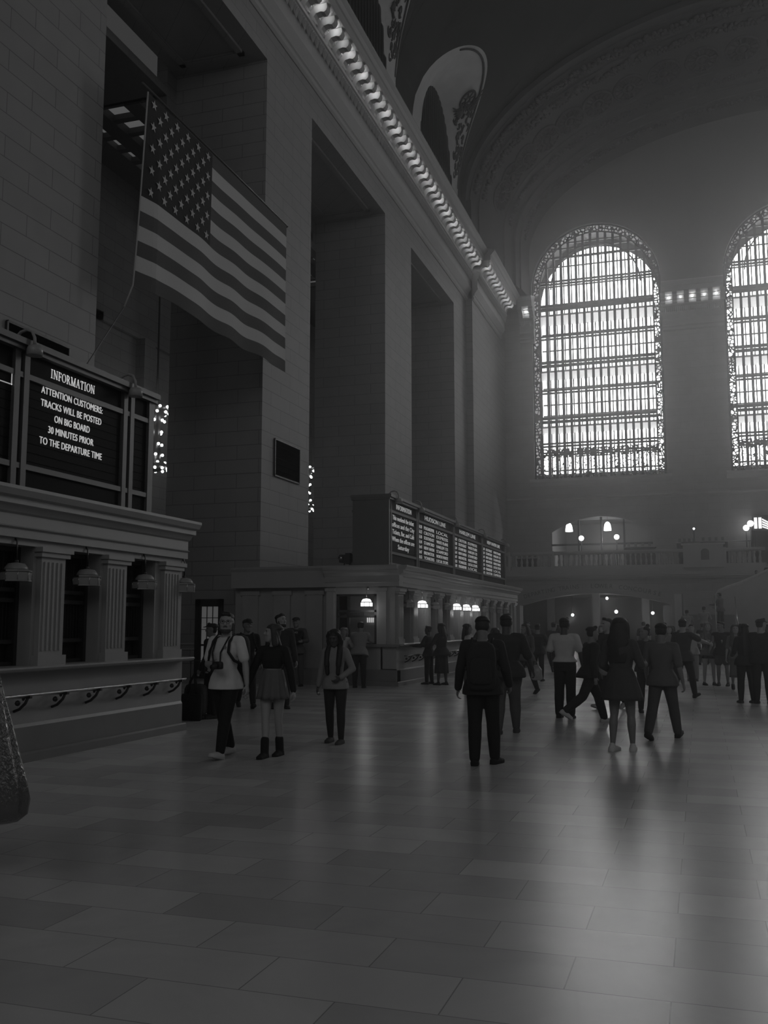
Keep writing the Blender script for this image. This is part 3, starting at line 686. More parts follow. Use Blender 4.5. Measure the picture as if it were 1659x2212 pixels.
# devices on top of the far booth
t = empty('camera_housing', (-9.5, 25.6, 3.3), 'small black boxy camera housing standing on the end of the far booth', 'camera')
b = MB(); b.box(-9.42, -9.28, 25.5, 25.9, 3.36, 3.66); b.box(-9.62, -9.42, 25.55, 25.85, 3.4, 3.62); b.build('housing', M_black, t)
b = MB(); b.tube([(-9.48, 25.6, 3.3), (-9.48, 25.6, 3.42)], .02); b.tube([(-9.35, 25.7, 3.3), (-9.35, 25.7, 3.4)], .02); b.build('foot', M_bronze, t)
b = MB(); b.tube([(-9.55, 25.55, 3.52), (-9.55, 25.47, 3.52)], .07, 12); b.build('lens', M_brass, t)
b = MB(); b.box(-9.25, -9.13, 25.5, 25.62, 3.3, 3.4); b.box(-9.23, -9.15, 25.48, 25.5, 3.32, 3.38); b.box(-9.2, -9.18, 25.54, 25.58, 3.4, 3.45)
tag(b.build('loudspeaker', M_black), 'tiny black box beside the camera housing on the far booth', 'speaker')
# ---------------------------------------------------------------- pier fittings
for (y0, y1, z0, z1, lb) in ((15.37, 17.34, 6.85, 7.62, 'dark louvred vent low on the nearest pier above the near board'), (28.13, 30.15, 6.43, 7.61, 'square dark louvred vent on the second pier')):
    t = empty('vent_grille', (XP, (y0 + y1) / 2, z0), lb, 'vent')
    MB().box(XP - .02, XP + .03, y0, y1, z0, z1).build('backing', mat('vent_black', .006, 1, spec=0), t)
    b = MB()
    for z in [z0 + .2 * i for i in range(1, int((z1 - z0) / .2) + 1)]: b.add([(XP + .03, y0, z), (XP + .03, y1, z), (XP + .05, y1, z - .03), (XP + .05, y0, z - .03)], [(0, 1, 2, 3)])
    b.build('louvres', mat('vent_black', .006), t)
    b = MB(); b.box(XP, XP + .06, y0 - .03, y0 + .02, z0, z1); b.box(XP, XP + .06, y1 - .02, y1 + .03, z0, z1); b.box(XP, XP + .06, y0, y1, z0 - .03, z0 + .02); b.box(XP, XP + .06, y0, y1, z1 - .02, z1 + .03); b.build('frame', M_bronze, t)
t = empty('door_1', (-14.5, 27.2, 0), kind='structure')
b = MB(); b.box(-15.0, -14.82, 27.1, 27.22, 0, 2.45); b.box(-14.2, -14.06, 27.1, 27.22, 0, 2.45); b.box(-15, -14.06, 27.1, 27.22, 2.22, 2.45); b.build('frame', M_black, t)
b = MB(); b.box(-14.82, -14.2, 27.14, 27.2, 0, .35); b.box(-14.82, -14.2, 27.14, 27.2, 1.0, 1.06)
for x in (-14.82, -14.62, -14.42, -14.22): b.box(x, x + .02, 27.14, 27.2, 0, 2.25)
for z in (1.86, 1.5): b.box(-14.82, -14.2, 27.14, 27.2, z, z + .02)
b.build('leaf', M_black, t)
MB().box(-14.82, -14.2, 27.17, 27.19, 0, 2.25).build('frosted_glow_pane', emit('frosted_glow_pane', .06, .3), t)  # faint glow put into the pane for the light behind it
MB().box(-14.6, -14.43, 27.12, 27.14, 1.42, 1.52).build('notice', M_black, t)
b = MB()
for y, x0, x1 in ((27.2, -16.2, XP), (39.78, -16.2, XP)):
    for z, d in ((1.04, .05), (.88, .04)): b.box(x0, -15.0 if y < 30 else x1, y - d, y, z, z + .05); b.box(-14.06, x1, y - d, y, z, z + .05)
    b.box(-14.06, x1, y - .03, y, 0, .3)
struct(b.build('baseboard_left', M_trim))
# ---------------------------------------------------------------- flag
FX = -12.0; FY0, FY1, FZ0, FZ1 = 18.86, 27.0, 9.45, 14.2
t = empty('flag', (FX, FY0, FZ1), 'huge striped flag with stars hanging on its side between the first two piers', 'flag')
def fp(u, v):
    """u along the stripes 0..1, v down 0..1 ; gentle folds, lower near corner curls inward"""
    y = FY0 + (FY1 - FY0) * u; z = FZ1 - (FZ1 - FZ0) * v
    x = FX + .05 * math.sin(u * 9) * v + .04 * math.sin(u * 23 + 2 * v) * v
    k = max(0, 1 - u / .06) * v; x -= .22 * k; y -= .1 * k * v
    z -= .02 * math.sin(u * 31) * v
    return (x, y, z)
M_white = mat('flag_white_cloth', .55, .9, var=.05, scale=30); M_red = mat('flag_red_cloth', .10, .9, var=.08, scale=30); M_blue = mat('flag_blue_cloth', .035, .9, var=.08, scale=30)
def patch(name, m, u0, u1, v0, v1, nu, off=0, nv=2):
    b = MB(); g = [[fp(u0 + (u1 - u0) * i / nu, v0 + (v1 - v0) * j / nv) for i in range(nu + 1)] for j in range(nv + 1)]
    for sd in (off, off - .012 if off == 0 else off):
        for j in range(nv):
            for i in range(nu): q = [g[j][i], g[j][i + 1], g[j + 1][i + 1], g[j + 1][i]]; b.add([(p[0] + sd, p[1], p[2]) for p in q], [(0, 1, 2, 3)], 0, False)
        if off: break
    return b.build(name, m, t)
CU = .395
for i in range(13):
    patch('stripe', M_red if i % 2 == 0 else M_white, CU if i < 7 else 0, 1, i / 13, (i + 1) / 13, 60)
patch('canton', M_blue, 0, CU, 0, 7 / 13, 24, 0, 6)
b = MB()
for r in range(9):
    n = 6 if r % 2 == 0 else 5
    for k in range(n):
        u = CU * ((k + .5) / 6 if n == 6 else (k + 1) / 6); v = 7 / 13 * (r + .7) / 9.4
        c0 = Vector(fp(u, v)); pts = []
        for q in range(10):
            a = PI / 2 + q * PI / 5; R = .135 if q % 2 == 0 else .055; pts.append((c0.x + .02, c0.y - R * math.cos(a), c0.z + R * math.sin(a)))
        b.add(pts + [(c0.x + .024, c0.y, c0.z)], [(q, (q + 1) % 10, 10) for q in range(10)])
b.build('stars', M_white, t)
b = MB(); b.tube([(FX, FY0 - .25, FZ1 + .1), (FX, FY1 + .1, FZ1 + .03), (XP, FY1 + .5, FZ1 + .03)], .03, 8); b.build('pole', M_boardframe, t)
b = MB(); pts = [fp(0, v / 12) for v in range(13)]; b.tube([(p[0] + .01, p[1] - .02, p[2]) for p in pts] + [(FX - .3, FY0 - .25, FZ0 - .55)], .02, 6); b.build('hoist_cord', M_trim, t)
b = MB(); b.tube([(FX - .3, FY0 - .25, FZ0 - .55), (-11.9, 15.6, 5.6)], .012, 5); b.build('stay_cable', M_boardframe, t)
# ---------------------------------------------------------------- chandeliers in the gallery
for (x, y, z0, z1, lb) in ((-19.25, 31.5, 7.45, 9.8, 'chandelier of small bare bulbs glimpsed behind the near board'), (-18.35, 44.0, 7.3, 9.4, 'chandelier glimpsed in the gap right of the second pier')):
    t = empty('chandelier', (x, y, z0), lb, 'chandelier', 'chandeliers of the side gallery')
    h = z1 - z0
    b = MB(); b.lathe((x, y, z0), [(.05, -.1), (.3, 0), (.5, .06), (.42, .2), (.2, .4), (.16, h * .55), (.22, h * .85), (.46, h * .93), (.5, h), (.1, h + .12)], 16); b.build('body', M_bronze, t)
    b = MB(); b.tube([(x, y, z1 + .1), (x, y, 19.1)], .04, 6); b.build('chain', M_bronze, t)
    for r, dz, n in ((.52, 0.0, 12), (.36, .24, 6), (.25, .55, 4), (.24, .95, 4), (.26, 1.4, 4), (.3, 1.85, 6), (.45, 2.15, 8), (.58, 2.32, 12)):
        for i in range(n):
            a = 2 * PI * i / n + dz; MB().ball((x + r * math.cos(a), y + r * math.sin(a), z0 + dz * h / 2.35), .055, seg=8, ringn=5).build('bulb', M_bulb, t)
# ---------------------------------------------------------------- bulbs of the main cornice
bm_on = MB().ball((0, 0, 0), .04, seg=8, ringn=5).mesh('cornice_bulb', emit('cornice_bulb', 60)); bm_dim = MB().ball((0, 0, 0), .04, seg=8, ringn=5).mesh('cornice_bulb', emit('cornice_bulb_added', 35))  # dim bulbs are added in alternate gaps so that every gap is bright
for p, k in BULBS:
    o = bpy.data.objects.new('cornice_bulb', bm_dim if k else bm_on); COL.objects.link(o); o.location = p
    tag(o, 'bare bulb (dim ones added) lighting a gap between two scroll brackets of the high cornice', 'bulb', 'bulbs in the gaps of the high cornice')
# ================================================================ FAR END: balcony, passage, stairs
YBAL = 60.0
b = MB(); hs = [(c - 4.5, c + 4.5, lambda u: 0, seg(c, 4.5, 2.85, .7)) for c in WINC]
wall_strips(b, steps(-12.45, 26, .3, [c + s * 4.5 for c in WINC for s in (-1, 1)]), hs, 0, 4.4, lambda u, z: (u, YBAL, z))
for c in WINC:
    for i in range(24):
        ua, ub = c - 4.5 + i * .375, c - 4.5 + (i + 1) * .375; f = seg(c, 4.5, 2.85, .7)
        b.quad((ua, YBAL, f(ua)), (ub, YBAL, f(ub)), (ub, YBAL + 1.2, f(ub)), (ua, YBAL + 1.2, f(ua)))
        b.quad((ua, YBAL - .05, f(ua) + .16), (ub, YBAL - .05, f(ub) + .16), (ub, YBAL - .05, f(ub) + .28), (ua, YBAL - .05, f(ua) + .28))
    for x in (c - 4.5, c + 4.5): b.quad((x, YBAL, 0), (x, YBAL + 1.2, 0), (x, YBAL + 1.2, 2.86), (x, YBAL, 2.86))
struct(b.build('wall_balcony', M_far))
b = MB()
for z0, z1, d in ((4.4, 4.5, .15), (4.5, 4.62, .3), (4.62, 4.8, .36), (4.8, 5.0, .25)): b.box(-12.45, 26, YBAL - d, YBAL + .1, z0, z1)
b.box(-12.45, 26, YBAL, YF + .4, 4.75, 5.0); struct(b.build('trim_balcony', M_trim))
b = MB(); b.box(-12.45, 26, YBAL + 1.2, 82, 3.9, 4.1); b.box(-12.5, 26, 82, 82.3, 0, 4)
for x in (-12.4, .3, 13.1): b.box(x - .2, x + .2, YBAL + 1.2, 82, 0, 4)
struct(b.build('wall_passage', mat('passage_plaster', .16, .7, scale=.8)))
b = MB()
for c in (-6.1,):
    for x in (-10.4, -7.2, -3.8, -1.6): b.box(x, x + .5, 70, 70.5, 0, 3.9)
    b.box(-4.8, -3.6, 74, 74.2, 1.0, 2.6); b.box(-2.4, -1.2, 70, 70.2, 1.6, 3.0)
struct(b.build('wall_passage_piers', mat('passage_plaster', .2)))
def arch_text(s, c, up, u0, u1, nm):
    """carved letters following the arch"""
    t = None; f = seg(c, 4.5, 2.85, .7); me_all = []
    n = len(s)
    for i, ch in enumerate(s):
        if ch == ' ': continue
        u = u0 + (u1 - u0) * (i + .5) / n; sl = math.atan(-1.4 * (u - c) / 4.5 ** 2)
        me = text_mesh(ch, .36, .95, 'CENTER', .01)
        me.transform(Matrix.Translation((u, YBAL - .02, f(u) + up)) @ Matrix.Rotation(-sl, 4, 'Y') @ Matrix(((1, 0, 0, 0), (0, 0, -1, 0), (0, 1, 0, 0), (0, 0, 0, 1))))
        me_all.append(me)
    bm = bmesh.new()
    for me in me_all: bm.from_mesh(me)
    out = bpy.data.meshes.new(nm); bm.to_mesh(out); out.materials.append(mat('letter_bronze', .12, .6)); o = bpy.data.objects.new(nm, out); COL.objects.link(o)
    return o
tag(arch_text('DEPARTING TRAINS', -6.1, .33, -10.3, -6.9, 'arch_lettering'), 'dark carved letters following the left half of the low arch', 'lettering')
tag(arch_text('LOWER CONCOURSE', -6.1, .33, -6.3, -2.1, 'arch_lettering'), 'dark carved letters following the right half of the low arch', 'lettering')
# balustrade: rails as one thing per run, each baluster a part
def baluster_mesh():
    return MB().lathe((0, 0, 0), [(.09, 0), (.09, .06), (.06, .09), (.085, .2), (.09, .28), (.05, .45), (.045, .52), (.07, .58), (.08, .66), (.08, .7)], 10).mesh('baluster', M_trim)
BM_ = baluster_mesh()
for (x0, x1, lb) in ((-12.4, -11.2, 'short stone balustrade run in the far corner of the balcony'), (-10.95, -8.55, 'stone balustrade run of the balcony beneath the left hanging lamp'), (-8.25, -4.95, 'stone balustrade run of the balcony in the middle below the two globe lamps'), (-4.6, -.95, 'stone balustrade run of the balcony just left of the plain parapet'), (1.75, 3.6, 'short stone balustrade run at the right, under the bright sign'), (3.9, 8, 'stone balustrade run beyond the right picture edge')):
    if x0 > 3.7: continue
    t = empty('balustrade', ((x0 + x1) / 2, YBAL - .05, 5.0), lb, 'balustrade', 'balustrade runs of the balcony')
    b = MB(); b.box(x0 - .15, x1 + .15, YBAL - .2, YBAL + .12, 5.0, 5.23); b.build('base_rail', M_trim, t)
    b = MB(); b.box(x0 - .15, x1 + .15, YBAL - .2, YBAL + .12, 5.93, 6.0); b.box(x0 - .15, x1 + .15, YBAL - .26, YBAL + .18, 6.0, 6.13); b.build('top_rail', M_trim, t)
    n = int((x1 - x0) / .3)
    for i in range(n):
        o = bpy.data.objects.new('baluster', BM_); COL.objects.link(o); o.parent = t; o.location = Vector((x0 + (i + .5) * (x1 - x0) / n, YBAL - .04, 5.23)) - chain_loc(t)
    for x in (x0 - .28, ):
        b = MB(); b.box(x - .02, x + .14, YBAL - .28, YBAL + .2, 5.0, 6.16); b.build('pedestal', M_trim, t)
t = empty('parapet', (.3, YBAL, 5.0), 'plain stone parapet block with a small dark arched niche', 'parapet')
b = MB(); b.box(-.8, 1.45, YBAL - .5, YBAL + .2, 5.0, 6.3); b.box(-.9, 1.55, YBAL - .56, YBAL + .26, 6.3, 6.42); b.build('block', M_trim, t)
b = MB(); pr = [(.2, 5.45), (.66, 5.45)] + [(.43 + .23 * math.cos(PI * i / 10), 5.9 + .2 * math.sin(PI * i / 10)) for i in range(11)]
b.prism(pr, 'z', 0, .02); b.v = [(v[0], YBAL - .5 - v[2], v[1]) for v in b.v]; b.build('plaque', M_bronze, t)  # dark arched plaque, a thin plate on the block face, not a hollow
b = MB(); b.tube([(-.9, YBAL - .3, 6.5), (3.0, YBAL - .3, 6.5)], .03, 8)
for x in (-.8, .4, 1.5, 2.9): b.tube([(x, YBAL - .3, 6.35 if x < 2 else 6.1), (x, YBAL - .3, 6.5)], .02, 6)
b.build('metal_rail', M_brass, t)
# restaurant on the balcony
b = MB(); b.box(-12.4, 26, 74, 74.3, 5, 10); b.box(-12.4, 26, YF + .4, 74.3, 9.2, 9.5); b.box(-12.4, 26, YF + .3, 74.3, 4.8, 5.0)
for x in (-9.6, -2.4, 3.2, 10.2): b.box(x - .15, x + .15, YF + .6, 74, 5, 9.4)
struct(b.build('wall_restaurant', mat('restaurant_plaster', .3, .7, scale=.8)))
b = MB()
for x in (-7.6, -6.1, -4.6): b.box(x - .06, x + .06, YF + .2, YF + .4, 5, 8.9)
b.box(-9.45, -2.75, YF + .2, YF + .4, 7.0, 7.12); struct(b.build('window_21', M_iron))
def bell(x, y, z, lb):
    t = empty('bell_lamp', (x, y, z), lb, 'lamp', 'bell shaped lamps of the balcony restaurant')
    MB().lathe((x, y, z), [(.04, .6), (.12, .56), (.2, .42), (.24, .2), (.26, 0), (.2, -.01)], 14).build('shade', emit('bell_glow', 2.6), t)
    MB().tube([(x, y, z + .6), (x, y, 9.2)], .015, 5).build('cord', M_bronze, t)
bell(-8.3, YF + .7, 8.0, 'glowing bell lamp at the left inside the upper balcony arch'); bell(-5.72, YF + .7, 8.0, 'glowing bell lamp at the middle inside the upper balcony arch')
def globe(x, y, z, r, lb, zf=None, hang=None, grp='globe lamps', e=None):
    t = empty('globe_lamp', (x, y, z), lb, 'lamp', grp)
    MB().ball((x, y, z), r, seg=14, ringn=9).build('globe', e or M_globe, t)
    b = MB()
    if zf is not None: b.tube([(x, y, zf), (x, y, z - r)], .03, 6); b.lathe((x, y, zf), [(.14, 0), (.14, .04), (.04, .08)], 10)
    if hang: b.tube([(x, y, z + r), (x, y, hang)], .012, 5); b.lathe((x, y, z), [(.05, r * .95), (.05, r * 1.1), (.02, r * 1.3)], 8)
    b.build('stem', M_bronze, t)
globe(-7.07, 63, 7.2, .17, 'round globe lamp on a post at the balcony, left of the pair', 5.0); globe(-4.85, 63, 7.22, .17, 'round globe lamp on a post at the balcony, right of the pair', 5.0)
globe(3.0, 65.0, 7.75, .19, 'lower of two globe lamps touching beside the bright sign', 5.0); globe(3.28, 65.3, 8.05, .2, 'upper of two globe lamps touching beside the bright sign', 5.0)
globe(-5.6, 63.5, 3.35, .09, 'bare globe lamp near the crown of the low arch', None, 3.9); globe(-8.1, 66, 2.32, .1, 'globe lamp low at the left inside the low arch', None, 3.9)
globe(-5.4, 68, 2.55, .12, 'globe lamp in the middle inside the low arch', None, 3.9); globe(-3.0, 68, 2.45, .11, 'globe lamp low at the right inside the low arch', None, 3.9)
globe(-.15, 64, 7.7, .07, 'small candle lamp shining over the plain parapet', 5.0)
for p in ((-5.6, 63.4, 3.2), (-5.4, 67.8, 2.3), (-8.1, 65.8, 2.2), (-3, 67.7, 2.2), (-6, YF + 2, 7.5)):
    l = bpy.data.lights.new('globe_and_fill_light', 'POINT'); l.energy = 22 if p[2] < 5 else 120; l.shadow_soft_size = .15; o = bpy.data.objects.new('globe_and_fill_light', l); COL.objects.link(o); o.location = p  # last one is an added fill brightening the restaurant, no globe hangs there
t = empty('lit_sign', (3.9, 65.6, 7.7), 'very bright striped light sign at the right picture edge above the balcony', 'sign')
b = MB()
for x in (3.52, 3.78): b.box(x, x + .18, 65.6, 65.7, 7.75, 8.45)
for i in range(4): b.prism([(4.0, 8.3 - i * .16), (4.0, 8.38 - i * .16), (4.6, 8.02 - i * .12), (4.6, 7.94 - i * .12)], 'z', 0, .1)
b.v = [(v[0], v[1], v[2]) if v[1] > 50 else (v[0], 65.6 + v[2], v[1]) for v in b.v]
b.build('light_tubes', emit('sign_glow', 1.2), t)
b = MB(); b.box(3.4, 4.8, 65.72, 65.8, 7.6, 8.6); b.box(3.5, 3.55, 65.72, 65.8, 5, 7.6); b.box(4.6, 4.65, 65.72, 65.8, 5, 7.6); b.build('backing', M_bronze, t)
for i, (x, wd, h, lb) in enumerate(((-10.6, 1.4, .95, 'dark serving counter behind the left balustrade'), (-3.4, 1.8, 1.5, 'dark bar shelf on the balcony behind the middle balustrade'), (-.6, 1.2, 1.7, 'dark cabinet on the balcony behind the plain parapet'), (1.0, 1.6, 1.75, 'wider dark cabinet on the balcony right of the candle lamp'))):
    t = empty('bar_cabinet', (x, 63, 5), lb, 'cabinet', 'dark furniture on the balcony')
    b = MB(); b.box(x - wd / 2, x + wd / 2, 62.8, 63.4, 5, 5 + h); b.build('body', M_bronze, t)
    b = MB(); b.box(x - wd / 2 - .05, x + wd / 2 + .05, 62.75, 63.45, 5 + h, 5.06 + h); b.build('top', M_trim, t)
    for k in range(4): b = MB(); b.box(x - wd / 2 + .1 + k * wd / 4.2, x - wd / 2 + .1 + k * wd / 4.2 + .16, 63, 63.2, 5.06 + h, 5.3 + h); tag(b.build('menu_box', M_trimd), 'tiny box on the ' + lb, 'box', 'boxes standing on the balcony cabinets')
# marble staircase at the right
t = empty('staircase', (3.5, 51.5, 0), 'marble staircase with a sloping curved side wall rising to the right', 'staircase')
b = MB(); pr = [(.98, 0), (.9, .6), (.78, 1.6), (.72, 2.4), (.78, 2.95), (1.0, 3.25), (1.4, 3.42), (1.95, 3.6), (3.2, 4.18), (6.0, 5.4), (9, 5.8), (9, 0)]
n = len(pr); b.add([(x, 50, z) for x, z in pr] + [(x, 50.35, z) for x, z in pr], [(i, (i + 1) % n, n + (i + 1) % n, n + i) for i in range(n)] + [tuple(range(n))[::-1], tuple(range(n, 2 * n))]); b.build('side_wall', M_marble, t)
b = MB(); b.tube([(x, 50.17, z + .03) for x, z in pr[3:-1]], .12, 8); b.build('coping', M_trim, t)
b = MB()
b.box(.9, 9, 50.35, 53.5, 0, 2.1)
for i in range(18): b.box(1.3 + i * .3, 9, 50.35, 53.5, 2.1 + i * .13, 2.1 + (i + 1) * .13)
for i in range(13): b.box(-.75, 1.6, 45.4 + i * .35, 50, i * .165, (i + 1) * .165)
b.build('steps', M_marble2, t)
b = MB(); b.tube([(1.65, 45.5, .9), (1.65, 49.9, 3.0)], .02, 6); b.build('hand_rail', M_brass, t)
t = empty('banner_stand', (-1.0, 52, 0), 'tall pale upright banner stand behind the crowd', 'banner')
b = MB(); b.box(-1.2, -.86, 52, 52.05, .3, 3.22); b.build('banner', mat('banner_cloth', .5, .8, var=.03), t)
b = MB(); b.box(-1.3, -.76, 51.8, 52.2, 0, .04); b.tube([(-.8, 52.02, 0), (-.8, 52.02, 3.25)], .02, 6); b.build('stand', M_bronze, t)
t = empty('slim_pole', (.7, 45.2, 0), 'slim bright pole standing in front of the staircase', 'pole')
b = MB(); b.tube([(.72, 45.2, 0), (.66, 45.2, 2.95)], .02, 6); b.build('shaft', M_brass, t); b = MB(); b.lathe((.72, 45.2, 0), [(.18, 0), (.18, .03), (.03, .07)], 12); b.build('foot', M_bronze, t)
# ================================================================ PEOPLE
def voxel(bmb, size, name, m, smooth=2):
    me = bmb.mesh(name, m); o = bpy.data.objects.new('tmp', me); COL.objects.link(o)
    r = o.modifiers.new('r', 'REMESH'); r.mode = 'VOXEL'; r.voxel_size = size; r.use_smooth_shade = True
    if smooth: s = o.modifiers.new('s', 'SMOOTH'); s.factor = .5; s.iterations = smooth
    dg = bpy.context.evaluated_depsgraph_get(); out = bpy.data.meshes.new_from_object(o.evaluated_get(dg))
    out.name = name; bpy.data.objects.remove(o); bpy.data.meshes.remove(me)
    out.materials.clear(); out.materials.append(m)
    return out
V = Vector
def frame(d, side):
    d = d.normalized(); s = (side - d * side.dot(d)).normalized(); return d, s, d.cross(s)
def cap(b, p, q, r1, r2, side=None, f1=1, f2=1, seg=14, n=5):
    """tapered limb with rounded ends; side axis radius r, other radius r * f"""
    p, q = V(p), V(q); d, s, t = frame(q - p, side or V((1, .13, .07))); L = (q - p).length; rings = []
    def ring(c, rs, rt): rings.append([tuple(c + s * rs * math.cos(2 * PI * i / seg) + t * rt * math.sin(2 * PI * i / seg)) for i in range(seg)])
    for a in (-80, -50, -25): ring(p + d * r1 * f1 * math.sin(math.radians(a)), r1 * math.cos(math.radians(a)), r1 * f1 * math.cos(math.radians(a)))
    for i in range(n): k = i / (n - 1); r = r1 + (r2 - r1) * k; f = f1 + (f2 - f1) * k; ring(p + d * L * k, r, r * f)
    for a in (25, 50, 80): ring(q + d * r2 * f2 * math.sin(math.radians(a)), r2 * math.cos(math.radians(a)), r2 * f2 * math.cos(math.radians(a)))
    b.ring_loft(rings)
def loft(b, rows, seg=20, expo=2.0):
    """rows: (centre, side vector, depth vector) super-ellipse rings"""
    rings = []
    for c, s, t in rows:
        R = []
        for i in range(seg):
            a = 2 * PI * i / seg; ca, sa = math.cos(a), math.sin(a); e = 2 / expo
            R.append(tuple(V(c) + s * (abs(ca) ** e * (1 if ca >= 0 else -1)) + t * (abs(sa) ** e * (1 if sa >= 0 else -1))))
        rings.append(R)
    b.ring_loft(rings)
def rotx(v, a): return V((v.x, v.y * math.cos(a) - v.z * math.sin(a), v.y * math.sin(a) + v.z * math.cos(a)))
class Fig:
    """figure in local space facing +Y, right hand at +X. angles in degrees; swing + is forward"""
    def __init__(s, H, sex='m', build=1.0, lean=0, legs=((12, 0, 2), (-12, 12, 2)), arms=((8, 12, 10, 0), (-8, 15, 10, 0)), head=(0, 0), twist=0, curl=35, feet=(0, 0), vox=.012, tilt=0):
        s.H, s.B, s.sex, s.vox = H, build, sex, vox
        R = math.radians; f = sex == 'f'
        s.hipw = (.052 if not f else .054) * H; s.shw = (.112 if not f else .098) * H * (.6 + .4 * build)
        s.pel = V((0, 0, .525 * H)); s.sp = V((math.sin(R(tilt)), math.sin(R(lean)), math.cos(R(lean)))).normalized()
        s.xs = V((math.cos(R(twist)), -math.sin(R(twist)), 0)); s.ys = V((0, s.sp.z, -s.sp.y))
        s.waist = s.pel + s.sp * .085 * H; s.chest = s.pel + s.sp * .2 * H; s.neck = s.pel + s.sp * .305 * H
        s.leg = []
        for i, sg in enumerate((-1, 1)):
            sw, kn, ab = legs[i]; hip = s.pel + V((sg * s.hipw, 0, -.01 * H))
            td = V((sg * math.sin(R(ab)), math.sin(R(sw)), -math.cos(R(sw)))).normalized(); k = hip + td * .245 * H
            sd = V((sg * math.sin(R(ab)) * .6, math.sin(R(sw - kn)), -math.cos(R(sw - kn)))).normalized(); a = k + sd * .24 * H
            fp_ = R(-(sw - kn) * .0 + (0 if kn < 25 and sw > -15 else -(kn * .7 + 12)))
            if sw > 14 and kn < 8: fp_ = R(14)
            fy = R(feet[i]); fd = V((math.sin(fy) * math.cos(fp_), math.cos(fy) * math.cos(fp_), math.sin(fp_)))
            up = fd.cross(V((math.cos(fy), -math.sin(fy), 0))) * -1
            s.leg.append([hip, k, a, fd, up])
        lo = 1e9
        for hip, k, a, fd, up in s.leg:
            for t in (-.035, .10): lo = min(lo, (a + fd * t * H - up * .038 * H).z)
        sh = V((0, 0, -lo))
        for L in s.leg: L[0] += sh; L[1] += sh; L[2] += sh
        s.pel += sh; s.waist += sh; s.chest += sh; s.neck += sh
        s.arm = []
        for i, sg in enumerate((-1, 1)):
            sw, ab, el, inw = arms[i]; S0 = s.neck - s.sp * .028 * H + s.xs * sg * s.shw
            ud = V((sg * math.sin(R(ab)), math.sin(R(sw)) * math.cos(R(ab)), -math.cos(R(sw)) * math.cos(R(ab)))).normalized(); E = S0 + ud * .168 * H
            g = R(sw + el); fd = V((sg * math.sin(R(ab)) * math.cos(R(el)) * .7 - sg * math.sin(R(inw)), math.sin(g) * math.cos(R(inw)), -math.cos(g) * math.cos(R(inw)))).normalized(); Wr = E + fd * .145 * H
            s.arm.append([S0, E, Wr, fd])
        hy, hp = R(head[0]), R(head[1])
        s.hf = V((math.sin(hy) * math.cos(hp), math.cos(hy) * math.cos(hp), math.sin(hp))); s.hs = V((math.cos(hy), -math.sin(hy), 0)); s.hu = s.hs.cross(s.hf)
        s.hc = s.neck + s.sp * .035 * H + s.hf * .012 * H + s.hu * .068 * H; s.curl = curl
        for L in s.arm: pass
    def hp(s, x, y, z): return s.hc + (s.hs * x + s.hf * y + s.hu * z) * s.H * 1.07
    def head_rows(s, g=0, z0=-.075, z1=.07, back=0):
        """skull profile: z, half width, front y, back y (fractions of height)"""
        P = [(-.068, .018, .044, .012), (-.058, .028, .048, -.005), (-.040, .038, .050, -.022), (-.015, .0425, .050, -.045), (.010, .045, .049, -.055), (.030, .045, .048, -.056), (.048, .039, .040, -.048), (.060, .027, .024, -.034), (.067, .012, .006, -.016)]
        rows = []
        for z, wv, yf, yb in P:
            if z < z0 or z > z1: continue
            c = s.hp(0, (yf + yb) / 2 - back, z); rows.append((c, s.hs * (wv + g) * s.H * 1.07, s.hf * ((yf - yb) / 2 + g) * s.H * 1.07))
        return rows
    def head_mesh(s, b):
        H = s.H; loft(b, s.head_rows(), 20)
        b.ball(s.hp(0, .047, .024), .030 * H, .010 * H, .007 * H, 12, 7, rot=M3(s))               # brow
        cap(b, s.hp(0, .047, .018), s.hp(0, .0605, -.010), .0045 * H, .0085 * H)                   # nose
        b.ball(s.hp(0, .050, -.0125), .0115 * H, .007 * H, .005 * H, 10, 6, rot=M3(s))
        b.ball(s.hp(0, .0495, -.030), .014 * H, .006 * H, .004 * H, 10, 6, rot=M3(s)); b.ball(s.hp(0, .049, -.036), .012 * H, .006 * H, .0045 * H, 10, 6, rot=M3(s))
        b.ball(s.hp(0, .046, -.056), .014 * H, .009 * H, .009 * H, 10, 6, rot=M3(s))               # chin
        for sg in (-1, 1):
            b.ball(s.hp(sg * .0455, -.002, .0), .006 * H, .013 * H, .019 * H, 10, 7, rot=M3(s))    # ear
            b.ball(s.hp(sg * .026, .040, -.010), .013 * H, .010 * H, .012 * H, 10, 6, rot=M3(s))   # cheek
        cap(b, s.neck - s.sp * .02 * H, s.hp(0, -.012, -.04), (.038 if s.sex == 'm' else .029) * H, (.035 if s.sex == 'm' else .0275) * H)
    def torso_rows(s, g=0, z0=-.06, z1=.31, flare=0):
        H, B = s.H, s.B; f = s.sex == 'f'
        P = [(-.055, .070, .055, -.002), (-.02, .088, .068, -.004), (.03, .087, .066, -.002), (.085, .074 if not f else .064, .056, .002), (.14, .083 if not f else .072, .062, .004), (.20, .098 if not f else .083, .068 if not f else .070, .006),
             (.25, .106 if not f else .088, .062, .0), (.285, .090 if not f else .074, .048, -.004), (.305, .05, .036, -.006), (.325, .03, .028, -.004)]
        rows = []
        for z, wv, dv, off in P:
            if z < z0 or z > z1: continue
            k = max(0, (.12 - z)) * flare
            if flare and z < .05: wv = max(wv, .104 if z > 0 else .114); dv = max(dv, .078 if z > 0 else .098)
            k2 = min(1, max(0, z / .25)); xs = V((1, 0, 0)).lerp(s.xs, k2)
            c = s.pel + s.sp * z * H + s.ys * off * H; bb = B if z < .27 else 1
            rows.append((c, xs * (wv * bb + g + k) * H, s.ys * (dv * (.4 + .6 * bb * bb) + g + k * .8) * H))
        return rows
